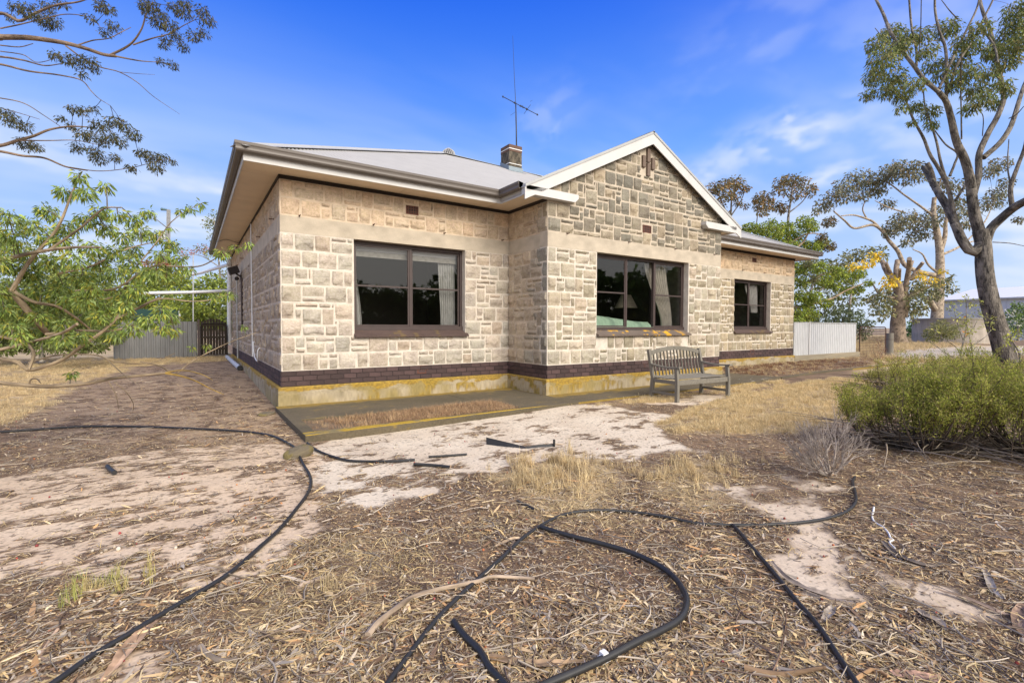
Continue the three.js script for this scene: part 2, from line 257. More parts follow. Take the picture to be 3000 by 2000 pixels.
function groundTile(x0, z0, sx, sz, px, py, strokes, seed) {
  const g = grid(zones, x0, z0, sx, sz, 96), fA = field((x, z) => fbm(x * 2.1 + 60, z * 2.1 + 30, 4), x0, z0, sx, sz, 300), fG = field((x, z) => sm(.25, .7, zone(strawZones, x, z, .5)[0] + (fbm(x * 1.9 + 90, z * 1.9, 4) - .5) * .9) * (.45 + .55 * sm(.34, .56, fbm(x * 2.3 + 3, z * 3.1 + 8, 3))), x0, z0, sx, sz, 300), fC = field((x, z) => fbm(x * 8 + 5, z * 8, 3), x0, z0, sx, sz, 700), cv = document.createElement('canvas'), hv = document.createElement('canvas'); cv.width = hv.width = px; cv.height = hv.height = py;
  const c2 = cv.getContext('2d'), h2 = hv.getContext('2d'), im = c2.createImageData(px, py), hm = h2.createImageData(px, py), d = im.data, h = hm.data, mpp = sx / px;
  for (let j = 0; j < py; j++) for (let i = 0; i < px; i++) {
    const x = x0 + (i + .5) / px * sx, z = z0 + (1 - (j + .5) / py) * sz, Z = g(x, z), so = soilness(x, z, Z);
    const a = fA(x, z), f = vn(x * 55, z * 55), ff = mpp < .01 ? vn(x * 170, z * 170) : .5, cl = fC(x, z);
    let sc = lerp3(SANDC, SANDW, Math.min(1, Math.max(0, (1 - Z[1]) * 1.0 + (a - .5) * .9)));
    const m1 = (.86 + .20 * (a - .5) + .16 * (f - .5) + .16 * (ff - .5)) * (1 - .45 * sm(.74, .9, vn(x * 31, z * 44)) - .3 * sm(.8, .92, vn(x * 75, z * 90))); sc = [sc[0] * m1, sc[1] * m1, sc[2] * m1];
    let li = lerp3(SOIL, SOIL2, Math.min(1, Math.max(0, a * .9 + cl * .7 - .45 + (f - .5) * .5 + (ff - .5) * .6)));
    li = lerp3(li, BARKC, Z[4] * .8 * sm(.3, .6, cl + (f - .5) * .4));
    const sg = fG(x, z); const stc = [STRAW[0] * (.55 + .6 * cl + .25 * f), STRAW[1] * (.52 + .6 * cl + .25 * f), STRAW[2] * (.5 + .6 * cl + .2 * f)];
    li = lerp3(li, stc, sg * .85);
    let c = lerp3(sc, li, so); if (Z[3] > .01) c = lerp3(c, [.62 * m1, .53 * m1, .42 * m1], Z[3] * sm(.2, .55, a));
    const k = (j * px + i) * 4; d[k] = s8(c[0]); d[k + 1] = s8(c[1]); d[k + 2] = s8(c[2]); d[k + 3] = 255;
    const hh = so * (70 + 60 * cl + 40 * f) + (1 - so) * (46 + 26 * a + 10 * ff + 14 * vn(x * 14, z * 30)); h[k] = h[k + 1] = h[k + 2] = hh; h[k + 3] = 255;
  }
  c2.putImageData(im, 0, 0); h2.putImageData(hm, 0, 0);
  const r = rng(seed), pal = [[.58, .42, .22], [.48, .33, .17], [.38, .26, .14], [.28, .20, .13], [.50, .42, .31], [.17, .11, .075], [.10, .066, .05], [.05, .034, .028], [.56, .45, .29], [.30, .17, .09]];
  for (let k = 0; k < strokes; k++) {
    const x = x0 + r() * sx, z = z0 + r() * sz, Z = g(x, z), so = soilness(x, z, Z); if (r() > .04 + so * so * .9) continue;
    const L = (.012 + .05 * r() * r()) / mpp * (mpp > .01 ? 1.6 : 1), w = (.0025 + .006 * r()) / mpp, an = r() * Math.PI, bx = (x - x0) / mpp, by = py - (z - z0) / mpp, q = pal[(r() * pal.length) | 0], t = .6 + .5 * r(), bend = (r() - .5) * L * .5;
    for (const [ctx, st] of [[c2, css([q[0] * t, q[1] * t, q[2] * t])], [h2, `rgb(${150 + r() * 90 | 0},150,150)`]]) { ctx.strokeStyle = st; ctx.lineWidth = Math.max(.7, w); ctx.beginPath(); ctx.moveTo(bx, by); ctx.quadraticCurveTo(bx + Math.cos(an) * L / 2 - Math.sin(an) * bend, by + Math.sin(an) * L / 2 + Math.cos(an) * bend, bx + Math.cos(an) * L, by + Math.sin(an) * L); ctx.stroke(); }
  }
  const ct = new THREE.CanvasTexture(cv), ht = new THREE.CanvasTexture(hv); ct.colorSpace = THREE.SRGBColorSpace;
  for (const t of [ct, ht]) { t.wrapS = t.wrapT = THREE.MirroredRepeatWrapping; t.magFilter = THREE.LinearFilter; }
  return std({ map: ct, bumpMap: ht, bumpScale: mpp < .01 ? .018 : .022, roughness: .97 });
}
{
  const sheet = (xs, zs, x0, z0, sx, sz, drop) => { const b = new MB(); for (const z of zs) for (const x of xs) b.v(x, gy(x, z) + (drop ? drop(x, z) : 0), z, (x - x0) / sx, (z - z0) / sz); const n = xs.length; for (let j = 0; j < zs.length - 1; j++) for (let i = 0; i < n - 1; i++) { const a = j * n + i; b.quad(a, a + n, a + n + 1, a + 1); } return b.geo(); };
  const span = (a, b, s) => { const o = []; for (let k = 0; k <= Math.round((b - a) / s); k++) o.push(a + k * s); return o; };
  const ground = structure(new THREE.Group()); ground.name = 'ground'; scene.add(ground);
  const wide = [-900, -500, -250, -120, -70, -45, -32, -26], xs = [...wide, ...span(-22, 34, .4), 36, 39, 43, 48, 55, 65, 80, 110, 160, 260, 500, 900], zs = [...wide, ...span(-22, 15, .4), 18, 24, 35, 60, 120, 300, 900];
  const low = (x, z) => -.12 * Math.min(sm(-6, -5.5, x), sm(10, 9.5, x), sm(1.5, 2, z), sm(9.5, 9, z));
  mesh('soil', sheet(xs, zs, -20, -25, 60, 40, low), groundTile(-20, -25, 60, 40, 2048, 1365, 26000, 5), ground);
  mesh('soil', sheet(span(-6, 2, .08), span(1.5, 9.5, .08), -6, 1.5, 8, 8), groundTile(-6, 1.5, 8, 8, 2048, 2048, 52000, 6), ground);
  mesh('soil', sheet(span(2, 10, .08), span(1.5, 9.5, .08), 2, 1.5, 8, 8), groundTile(2, 1.5, 8, 8, 2048, 2048, 52000, 7), ground);
}

// ---------- the house ----------
const B = 4.678, CZ = 1.419, D = 10.539, EZ = -.168, EX = 17.693, BACK = -11.7;
const Y0 = .32, YB = .59, Y1 = 2.99, Y2 = 3.275, YS = 3.888, YC = 3.955, RAKE = .475, MID = 7.608, APEX = 5.665;
const rake = (x) => APEX - RAKE * Math.abs(x - MID);
const house = thing('stone_house', 'single storey sandstone house with a front gable and pale corrugated metal roof', 'house');
const part = (name, geo, mat, parent = house) => mesh(name, geo, mat, parent);
const group = (name, parent = house) => { const g = new THREE.Group(); g.name = name; parent.add(g); return g; };
const X_ = V(1, 0, 0), Z_ = V(0, 0, 1);
// plane: origin at the lower left corner seen from outside, u along it, n outwards
const PL = {
  side: { o: V(0, 0, BACK), u: Z_, n: V(-1, 0, 0), L: -BACK }, front: { o: V(0, 0, 0), u: X_, n: Z_, L: B }, inner: { o: V(B, 0, 0), u: Z_, n: V(-1, 0, 0), L: CZ },
  bay: { o: V(B, 0, CZ), u: X_, n: Z_, L: D - B }, baySide: { o: V(D, 0, CZ), u: V(0, 0, -1), n: X_, L: CZ - EZ }, wing: { o: V(D, 0, EZ), u: X_, n: Z_, L: EX - D },
  east: { o: V(EX, 0, EZ), u: V(0, 0, -1), n: X_, L: EZ - BACK }, rear: { o: V(EX, 0, BACK), u: V(-1, 0, 0), n: V(0, 0, -1), L: EX },
};
const basis = (P) => new THREE.Matrix4().makeBasis(P.u, V(0, 1, 0), P.n).setPosition(P.o);
const tint = (g, c) => { const n = g.attributes.position.count, a = new Float32Array(n * 3); for (let i = 0; i < n; i++) a.set(c, i * 3); g.setAttribute('color', new THREE.BufferAttribute(a, 3)); return g; };
function panel(P, pts, holes, c, depth = .25, out = 0) {
  const s = new THREE.Shape(pts.map(([a, b]) => new THREE.Vector2(a, b)));
  for (const [a, b, c0, d] of holes) s.holes.push(new THREE.Path([[a, c0], [a, d], [b, d], [b, c0]].map(([x, y]) => new THREE.Vector2(x, y))));
  const g = new THREE.ExtrudeGeometry(s, { depth, bevelEnabled: false }); g.translate(0, 0, out - depth); g.applyMatrix4(basis(P)); return tint(g, c);
}
const rect = (a, b, c, d) => [[a, c], [b, c], [b, d], [a, d]];
const MORT = [.76, .685, .585], MORTU = [.76, .615, .455], MORTG = [.63, .54, .425], MORTS = [.68, .56, .43], PLUM = [.072, .041, .040];
// openings in the coordinates of their wall
const W1 = [1.245, 3.575, 1.16, Y1], W2 = [6.03 - B, 9.18 - B, 1.16, Y1], W3 = [13.77 - D, 16.05 - D, 1.17, Y1];
const walls = {};
function wallOf(key, holes, cLow, cUp, gable) {
  const P = PL[key], end = ['side', 'inner', 'rear'].includes(key) ? P.L - .25 : P.L, L0 = ['baySide', 'east', 'rear'].includes(key) ? .25 : 0;
  const low = panel(P, [[L0, Y0], [end, Y0], [end, Y1], ...(holes.length ? [[holes[0][1], Y1], [holes[0][1], holes[0][2]], [holes[0][0], holes[0][2]], [holes[0][0], Y1]] : []), [L0, Y1]], [], cLow);
  const up = panel(P, gable ? [[0, Y2], [P.L, Y2], [P.L, rake(P.o.x + P.L)], [MID - P.o.x, APEX], [0, rake(P.o.x)]] : rect(L0, end, Y2, YC), [], cUp);
  const w = part('wall', mergeGeometries([low, up]), M.mortar); walls[key] = w; w.userData.P = P;
  const b = part('lintel_band', panel(P, rect(L0, end, Y1, Y2), [], [1, 1, 1], .25, .004), M.band);
  return w;
}
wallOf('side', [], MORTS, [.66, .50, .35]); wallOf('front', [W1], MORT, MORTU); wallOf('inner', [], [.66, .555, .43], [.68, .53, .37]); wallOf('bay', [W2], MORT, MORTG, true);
wallOf('baySide', [], MORT, MORTU); wallOf('wing', [W3], MORT, [.72, .56, .39]); wallOf('east', [], MORT, MORTU); wallOf('rear', [], MORT, MORTU);

// stones, course by course, packed on a grid of ten centimetres
const stones = [];
{
  const rnd = rng(1234);
  const pack = (key, y0, rows, x0, x1, holes, tone, top) => {
    const P = PL[key], cw = .056, n = Math.round((x1 - x0) / cw), w = (x1 - x0) / n, h = .1, takenAt = (i, j) => i < 0 || i >= n || j < 0 || j >= rows || taken[j * n + i], taken = new Uint8Array(n * rows);
    const blocked = (u, y) => holes.some(([a, b, c, d]) => u > a && u < b && y > c && y < d) || (top && y - .05 > top(u) - .04);
    for (let j = 0; j < rows; j++) for (let i = 0; i < n; i++) if (blocked(x0 + (i + .5) * w, y0 + (j + .5) * h)) taken[j * n + i] = 1;
    for (let j = 0; j < rows; j++) for (let i = 0; i < n; i++) {
      if (taken[j * n + i]) continue;
      const q = rnd(); let hh = q < .13 ? 1 : q < .52 ? 2 : 3, ww = hh === 1 ? 3 + (rnd() * 5 | 0) : hh === 2 ? 3 + (rnd() * 5 | 0) : 4 + (rnd() * 4 | 0);
      if (i === 0 || i + ww >= n - 2) { hh = 3; ww = (i === 0 ? ((j / 3 | 0) % 2 ? 4 : 6) : Math.max(ww, n - i)); if (i === 0 && j % 3) hh = Math.max(1, 3 - j % 3); }
      if (hh > 1 && rnd() < .8) hh = Math.min(hh, 3 - j % 3 || 3);
      let a = 0; while (a < ww && !takenAt(i + a, j)) a++; ww = a; if (takenAt(i + ww, j) === false) { let k = 0; while (k < 3 && !takenAt(i + ww + k, j)) k++; if (k < 2) ww += k; }
      let b = 1; for (; b < hh; b++) { let ok = true; for (let k = 0; k < ww; k++) if (takenAt(i + k, j + b)) ok = false; if (!ok) break; } hh = b;
      for (let y = 0; y < hh; y++) for (let x = 0; x < ww; x++) taken[(j + y) * n + i + x] = 1;
      
      let u0 = x0 + i * w, u1 = u0 + ww * w; const v0 = y0 + j * h, v1 = v0 + hh * h;
      for (const [c, d, e, f] of holes) if (v1 > e + .02 && v0 < f - .02) { if (u0 < d && u1 > d) u0 = Math.max(u0, d - .009); else if (u1 > c && u0 < c) u1 = Math.min(u1, c + .009); }
      if (u1 - u0 < .045) continue;
      const m = basis(P), mid = V((u0 + u1) / 2, (v0 + v1) / 2, 0).applyMatrix4(m), d = depthOf(mid), face = P.n.dot(EYE.clone().sub(mid).normalize());
      stones.push({ key, P, u0: u0 + .010 + .009 * rnd(), u1: u1 - .010 - .009 * rnd(), v0: v0 + .010 + .010 * rnd(), v1: v1 - .010 - .010 * rnd(), top, c: tone(mid, rnd), area: face > 0 && d > 0 ? (u1 - u0) * (v1 - v0) * face / d / d : 0, d, s: rnd() * 1000, proud: key === 'side' ? .8 : 1 });
    }
  };
  const jit = (c, r, a = .13) => { const k = 1 + (r() - .5) * 2 * a, h = (r() - .5) * .07; return [c[0] * k * (1 + h), c[1] * k, c[2] * k * (1 - h)]; };
  const cream = (m, r) => jit(r() < .35 ? [.575, .51, .415] : r() < .5 ? [.635, .545, .45] : [.59, .495, .395], r, .09);
  const frieze = (m, r) => jit(r() < .4 ? [.70, .555, .395] : [.74, .57, .405], r, .08);
  const bayLow = (m, r) => jit(r() < .5 ? [.545, .475, .365] : r() < .5 ? [.445, .39, .285] : [.60, .51, .40], r, .1);
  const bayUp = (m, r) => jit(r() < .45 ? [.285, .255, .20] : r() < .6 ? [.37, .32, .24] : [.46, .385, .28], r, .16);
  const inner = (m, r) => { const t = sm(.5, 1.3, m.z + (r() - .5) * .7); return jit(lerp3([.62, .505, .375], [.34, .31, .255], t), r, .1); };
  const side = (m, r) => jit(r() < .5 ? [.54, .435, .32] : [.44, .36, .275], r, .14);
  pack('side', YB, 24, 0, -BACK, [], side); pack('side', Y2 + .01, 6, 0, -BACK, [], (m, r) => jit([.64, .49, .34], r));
  pack('front', YB, 24, 0, B, [W1], cream); pack('front', Y2 + .01, 6, 0, B, [[2.25, 2.53, 3.57, 3.77]], frieze);
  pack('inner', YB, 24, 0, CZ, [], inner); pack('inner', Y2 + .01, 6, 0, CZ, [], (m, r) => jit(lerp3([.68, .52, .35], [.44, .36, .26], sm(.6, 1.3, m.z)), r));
  const vent2 = [7.43 - B, 7.78 - B, 3.54, 3.77], orn = [7.38 - B, 7.83 - B, 4.86, 5.5];
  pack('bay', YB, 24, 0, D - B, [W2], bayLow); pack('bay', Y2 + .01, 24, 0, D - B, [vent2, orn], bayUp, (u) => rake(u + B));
  pack('wing', YB, 24, 2.3, EX - D, [W3], (m, r) => jit(r() < .5 ? [.53, .445, .31] : [.46, .385, .27], r)); pack('wing', Y2 + .01, 6, 2.3, EX - D, [[14.79 - D, 15.09 - D, 3.6, 3.78]], (m, r) => jit([.68, .51, .34], r));
  const geo = (s) => {                         // split face with a broken lip across its lower part
    const b = new MB(), step = s.d < 12 ? .032 : .06, nu = Math.max(4, Math.round((s.u1 - s.u0) / step)), h = s.v1 - s.v0, ins = .010, m = basis(s.P), p = V(0, 0, 0), big = h > .14;
    const U = [s.u0]; for (let i = 0; i <= nu; i++) U.push(mix(s.u0 + ins, s.u1 - ins, i / nu)); U.push(s.u1);
    const led = (big ? .14 + .22 * vn(s.s, 3) : .12), tu = (vn(s.s, 7) - .5) * .02, tv = (vn(s.s, 9) - .5) * .018, fade = vn(s.s, 13) * 1.1 - .2, nu2 = big ? 4 : 2, rows = [];
    const lip = (u) => Math.min(s.v1 - .035, s.v0 + .018 + h * Math.max(.02, led + (big ? .42 : .3) * (fbm(u * 11 + s.s, 5, 3) - .5)));
    for (const u of U) { const l = lip(u), c = [s.v0, s.v0 + ins * .7, Math.max(s.v0 + ins, l - .012), l + .002]; for (let k = 1; k <= nu2; k++) c.push(mix(l + .02, s.v1 - ins, k / nu2)); c.push(s.v1); rows.push(c); }
    const nr = rows[0].length;
    for (let j = 0; j < nr; j++) U.forEach((u, i) => {
      const v = rows[i][j], edge = i === 0 || j === 0 || i === U.length - 1 || j === nr - 1, q = fbm(u * 9 + s.s, v * 9 + s.s * .7, 3), f = Math.max(0, Math.min(1, .35 + fade + 1.6 * (vn(u * 7 + s.s, 21) - .4))), up = j > 2 ? 1 : 0;
      let n = edge ? -.006 : (up ? .008 + .020 * f * (j === 3 ? 1.15 : 1 - .25 * (j - 3) / nu2) + 0.014 * (q - .5) + tu * (u - (s.u0 + s.u1) / 2) / .2 + tv * (v - (s.v0 + s.v1) / 2) / .15 : .003 + .006 * (q - .3) + .006 * (1 - f)) * s.proud; if (!edge) n = Math.max(.002, n);
      const wob = edge ? .007 : .003; let uu = u + (vn(u * 30 + s.s, v * 30) - .5) * wob * 2, vv = v + (vn(u * 30 + s.s + 50, v * 30) - .5) * wob * 2; if (s.top) vv = Math.min(vv, s.top(uu) - .02);
      const g = .93 + .18 * (vn(u * 6 + s.s, v * 6) - .4); p.set(uu, vv, n).applyMatrix4(m);
      b.v(p.x, p.y, p.z, u + s.s * .37, v + s.s * .73, [s.c[0] * g, s.c[1] * g, s.c[2] * g]);
    });
    const k = U.length; for (let j = 0; j < nr - 1; j++) for (let i = 0; i < k - 1; i++) { const a = j * k + i; b.quad(a, a + 1, a + k + 1, a + k); }
    return b.geo();
  };
  stones.sort((a, b) => b.area - a.area);
  stones.slice(0, 300).forEach((s) => mesh('stone', geo(s), M.stone, walls[s.key]));
  const rest = stones.slice(300).filter((s) => s.area > 0); stuff(part('stone', mergeGeometries(rest.map(geo)), M.stone));
}

// the painted brick plinth: three courses
{
  const rnd = rng(99), kinds = [.222].map((L) => [.8, 1, 1.25, 1.5].map((k) => { const b = new MB(), c = .005, h = .081, q = (x0, x1, y0, y1, z) => [b.v(x0, y0, z, x0, y0), b.v(x1, y0, z, x1, y0), b.v(x1, y1, z, x1, y1), b.v(x0, y1, z, x0, y1)]; const A = q(0, L, 0, h, -.004), F = q(c, L - c, c, h - c, .009); b.quad(...F); for (let i = 0; i < 4; i++) { const j = (i + 1) % 4; b.quad(A[i], A[j], F[j], F[i]); } return tint(b.geo(true), [PLUM[0] * k, PLUM[1] * k * (1.02), PLUM[2] * k]); }))[0];
  const list = [], pl = group('brick_plinth');
  for (const key of ['front', 'inner', 'bay', 'wing', 'side']) {
    const P = PL[key]; mesh('mortar_bed', panel(P, rect(0, P.L, Y0, YB), [], [.045, .027, .027], .03, .003), M.brick, pl);
    const from = key === 'wing' ? 2.4 : 0;
    for (let r = 0; r < 3; r++) { let u = key === 'side' ? 0 : -((r % 2) * .116); for (; u < P.L; u += .2325) { let s = 1, uu = u; if (u < 0) { s = (.222 + u) / .222; uu = 0; } if (uu + .222 * s > P.L) s = (P.L - uu) / .222; if (uu < from || s < .15) continue; const o = V(uu, Y0 + .004 + r * .09, .003).applyMatrix4(basis(P)); list.push({ P, o, s, k: rnd() * 4 | 0, d: depthOf(o), j: (rnd() - .5) * .002 }); } }
  }
  list.sort((a, b) => a.d - b.d); const more = [];
  list.forEach((q, i) => { const m = basis(q.P).setPosition(q.o.clone().addScaledVector(q.P.n, q.j)).scale(V(q.s, 1, 1)); if (i < 300) { const o = mesh('brick', kinds[q.k], M.brick, pl); m.decompose(o.position, o.quaternion, o.scale); } else more.push(kinds[q.k].clone().applyMatrix4(m)); });
  if (more.length) stuff(mesh('brick', mergeGeometries(more), M.brick, pl));
}

// a profile (outwards, up) drawn along a line of corners in plan, mitred
function sweep(b, prof, path, closed = false, uvy = false) {
  const n = path.length, rows = []; let run = 0;
  const nrm = (i) => { const dx = path[i + 1][0] - path[i][0], dz = path[i + 1][1] - path[i][1], l = Math.hypot(dx, dz); return [-dz / l, dx / l]; };
  for (let i = 0; i < n; i++) {
    const a = nrm(Math.max(0, i - 1)), c = nrm(Math.min(n - 2, i)), k = 1 + a[0] * c[0] + a[1] * c[1], mx = (a[0] + c[0]) / k, mz = (a[1] + c[1]) / k; if (i) run += Math.hypot(path[i][0] - path[i - 1][0], path[i][1] - path[i - 1][1]);
    rows.push([path[i][0], path[i][1], mx, mz, run]);
  }
  const P = closed ? [...prof, prof[0]] : prof;
  for (let k = 0; k < P.length - 1; k++) for (let i = 0; i < n - 1; i++) { const q = [[i, k], [i + 1, k], [i + 1, k + 1], [i, k + 1]].map(([a, c]) => { const r = rows[a], [o, y] = P[c]; return b.v(r[0] + r[2] * o, y, r[1] + r[3] * o, r[4], uvy ? (uvy === 2 ? c / (P.length - 1) : y) : o + y); }); b.quad(q[3], q[2], q[1], q[0]); }
  for (const i of [0, n - 1]) { const r = rows[i], q = prof.map(([o, y]) => b.v(r[0] + r[2] * o, y, r[1] + r[3] * o, o, y)); for (let k = 1; k < q.length - 1; k++) b.tri(q[0], q[k], q[k + 1]); }
  return b;
}
// concrete footing and lichen
const lichenFoot = texture(2048, 128, (i, j, o) => {       // 24 m of footing, 33 cm high; lichen lives on its top arris and along the damp foot
  const x = i / 2048 * 24, y = j / 128, n = fbm(x * 2.2, y * 1.6 + 3, 5), f = vn(x * 40, y * 14), g = fbm(x * 7, y * 4 + 9, 4), more = sm(12.6, 13.3, x) * .30 * sm(30, 16, x);
  let c = lerp3([.34, .285, .19], [.46, .385, .27], n); c = lerp3(c, [.20, .165, .10], sm(.50, .75, g) * .7); c = lerp3(c, [.28, .215, .075], sm(.42, .66, fbm(x * 1.6 + 30, y * 1.2 + 4, 4)) * (.62 + more));
  const top = sm(.60, 1, y + (n - .5) * .5) + more, foot = sm(.42, 0, y + (n - .5) * .35) + more;
  c = lerp3(c, lerp3([.27, .175, .035], [.40, .255, .03], f), Math.min(1, sm(.24, .56, top * .85 + (g - .5) * 1.1)) * .93);
  c = lerp3(c, [.20, .165, .04], Math.min(1, sm(.34, .66, foot * .85 + (g - .5) * .9)) * .88); c = lerp3(c, [.075, .066, .03], sm(.85, 1.05, foot + (f - .5) * .5) * .7);
  const m = .86 + .28 * f; o[0] = c[0] * m; o[1] = c[1] * m; o[2] = c[2] * m;
});
M.footing = std({ map: rep(lichenFoot, 1 / 24, 1), bumpMap: rep(grainBump, 3, 1), bumpScale: .006, roughness: .95 });
{
  const prof = [[.0, Y0], [.045, Y0 - .002], [.062, Y0 - .016], [.064, .16], [.066, -.35]], b = new MB();
  sweep(b, prof, [[0, BACK], [0, 0], [B, 0], [B, CZ], [D, CZ], [D, EZ], [EX, EZ], [EX, BACK]], false, 2);
  for (let k = 1; k < b.u.length; k += 2) b.u[k] = Math.min(1, Math.max(.01, b.p[(k - 1) / 2 * 3 + 1] / .33)); part('footing', b.geo(true), M.footing);
}

// eaves: dark frieze strip, soffit sheets, fascia, gutter
const LPATH = [[-.58, BACK - .58], [-.58, .58], [4.10, .58], [4.10, 1.57]], RPATH = [[11.05, 1.57], [11.05, .41], [18.27, .41], [18.27, BACK - .58]];
{
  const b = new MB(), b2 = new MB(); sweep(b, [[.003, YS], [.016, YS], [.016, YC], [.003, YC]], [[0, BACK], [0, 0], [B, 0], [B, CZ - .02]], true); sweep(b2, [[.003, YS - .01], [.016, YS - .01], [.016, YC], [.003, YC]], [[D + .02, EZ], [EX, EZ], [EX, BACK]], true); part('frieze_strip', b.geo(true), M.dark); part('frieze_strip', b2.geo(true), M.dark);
  const cuts = [.56, -.162, -2.303, -5.264, -8.2, BACK - .56];
  for (let k = 0; k < cuts.length - 1; k++) part('soffit_sheet', new MB().bb(-.56, -.002, YC, YC + .012, cuts[k + 1] + .004, cuts[k] - .004).geo(true), M.soffit);
  for (const [a, c] of [[.002, 2.1], [2.108, 4.085]]) part('soffit_sheet', new MB().bb(a, c, YC + .001, YC + .013, .002, .56).geo(true), M.soffit);
  part('soffit_sheet', new MB().bb(4.10, B - .002, YC, YC + .012, .004, 1.55).geo(true), M.soffit);
  for (const [a, c] of [[D + .002, 13.4], [13.408, 16], [16.008, 18.25]]) part('soffit_sheet', new MB().bb(a, c, YC, YC + .012, EZ, .39).geo(true), M.soffit);
  part('soffit_sheet', new MB().bb(EX, 18.25, YC + .001, YC + .013, BACK, EZ - .002).geo(true), M.soffit); part('soffit_sheet', new MB().bb(D + .002, 11.03, YC + .0005, YC + .0125, .395, 1.55).geo(true), M.soffit);
  for (const p of [LPATH, RPATH]) {
    const gp0 = p.map(([x, z]) => [x, z > 1.4 ? 1.40 : z]), f = new MB(); sweep(f, [[-.02, 3.92], [0, 3.92], [0, 4.13], [-.02, 4.13]], p, true); part('fascia', f.geo(true), M.white);
    const g = new MB(); sweep(g, [[.004, 4.15], [.004, 4.035], [.03, 4.022], [.075, 4.022], [.100, 4.034], [.112, 4.055], [.108, 4.085], [.112, 4.11], [.122, 4.13], [.124, 4.168], [.116, 4.172], [.110, 4.16], [.102, 4.05], [.02, 4.04], [.012, 4.15]], gp0, true); part('gutter', g.geo(true), M.gutter);
  }
}
// roof sheets
const PITCH_R = .472, EAVE = .655, RIDGE_Z = -5.85;
const roofY = (x, z) => 4.085 + PITCH_R * (.70 - z) - .10 * sm(8.6, 11.2, x);
{
  const per = .076, st = per / 4, x0 = -.70, x1 = 18.40, n = Math.round((x1 - x0) / st), b = new MB(); let prev = null;
  for (let i = 0; i <= n; i++) {
    const x = x0 + i * st, ev = x > 11 ? .48 : EAVE, tp = Math.min(EAVE - .01, Math.max(RIDGE_Z, -x, x - 18.40 + .5)), w = .015 * Math.cos(2 * Math.PI * x / per), row = [];
    for (const t of [0, .5, 1]) { const z = mix(ev, Math.min(ev - .002, tp), t); row.push(b.v(x, roofY(x, z) + w, z, x, z)); }
    if (prev) for (let k = 0; k < 2; k++) b.quad(prev[k], row[k], row[k + 1], prev[k + 1]); prev = row;
  }
  part('roof_sheet', b.geo(), M.zinc);
  // side slopes and rear slope, seen at most by their edges
  const r = new MB(), L = [-.70, roofY(0, .7) - .012, .70], yb = 4.085, yr = roofY(6, RIDGE_Z) - .01, yr2 = roofY(12, RIDGE_Z) - .01, q = (...p) => r.quad(...p.map((a) => r.v(...a, a[0], a[2])));
  q(L, [5.85, yr, RIDGE_Z], [5.85, yr, RIDGE_Z - .01], [-.70, yb, -12.42]); q([18.40, yb, .5], [18.40, yb, -12.42], [12, yr2, RIDGE_Z - .01], [12, yr2, RIDGE_Z]); q([-.70, yb, -12.42], [5.85, yr, RIDGE_Z - .01], [12, yr2, RIDGE_Z - .01], [18.40, yb, -12.42]); part('roof_sheet', r.geo(true), M.zinc);
  // gable roof over the bay
  const g = new MB(); for (const s of [-1, 1]) { let pv = null; const xe = MID + s * 3.60; for (let i = 0; i <= 260; i++) { const z = 1.60 - i * .019, w = .0085 * Math.cos(2 * Math.PI * z / per), a = g.v(xe, 4.035 + w, z, z, 0), c = g.v(MID, 5.815 + w, z, z, 4); if (pv) s < 0 ? g.quad(pv[0], a, c, pv[1]) : g.quad(pv[1], c, a, pv[0]); pv = [a, c]; } } part('roof_sheet', g.geo(), M.zinc);
  const c = new MB(), hip = (a, e, w) => { const d = e.clone().sub(a).normalize(), s = d.clone().cross(V(0, 1, 0)).normalize(), up = s.clone().cross(d); c.tube([a, e].map((p) => p.clone().addScaledVector(up, .012)), .028, .028, 8); for (const k of [-1, 1]) { const t = s.clone().multiplyScalar(k).addScaledVector(up, -.30).normalize(); c.box(a.clone().add(e).multiplyScalar(.5).addScaledVector(t, w / 2).addScaledVector(up, .018), a.distanceTo(e) / 2, .002, w / 2, d, t.clone().cross(d).normalize(), t); } };
  hip(V(-.66, 4.115, .66), V(5.85, yr + .04, RIDGE_Z), .15); hip(V(5.85, yr + .035, RIDGE_Z), V(12, yr2 + .035, RIDGE_Z), .16); hip(V(18.36, 4.09, .48), V(12, yr2 + .03, RIDGE_Z), .15); hip(V(MID, 5.83, 1.60), V(MID, 5.83, -3), .13); part('ridge_cap', c.geo(true), M.cap);
  const sc = new THREE.InstancedMesh(new THREE.SphereGeometry(.008, 6, 4), M.cap, 2200), mt = new THREE.Matrix4(); let k = 0; const rs = rng(4);
  for (let z = .55; z > RIDGE_Z; z -= .88) for (let x = -.5; x < 18.3; x += per * 4) { if (z > -x - .12 + .1 && x < 6) { if (-x > z - .1) continue; } if (x > 12 && x - 17.9 > z - .1) continue; if (-x > z - .15 || k >= 2200) continue; mt.makeTranslation(Math.round(x / per) * per, roofY(x, z) + .012, z + (rs() - .5) * .02); sc.setMatrixAt(k++, mt); }
  sc.count = k; sc.name = 'roof_screws'; stuff(sc); house.add(sc);
}
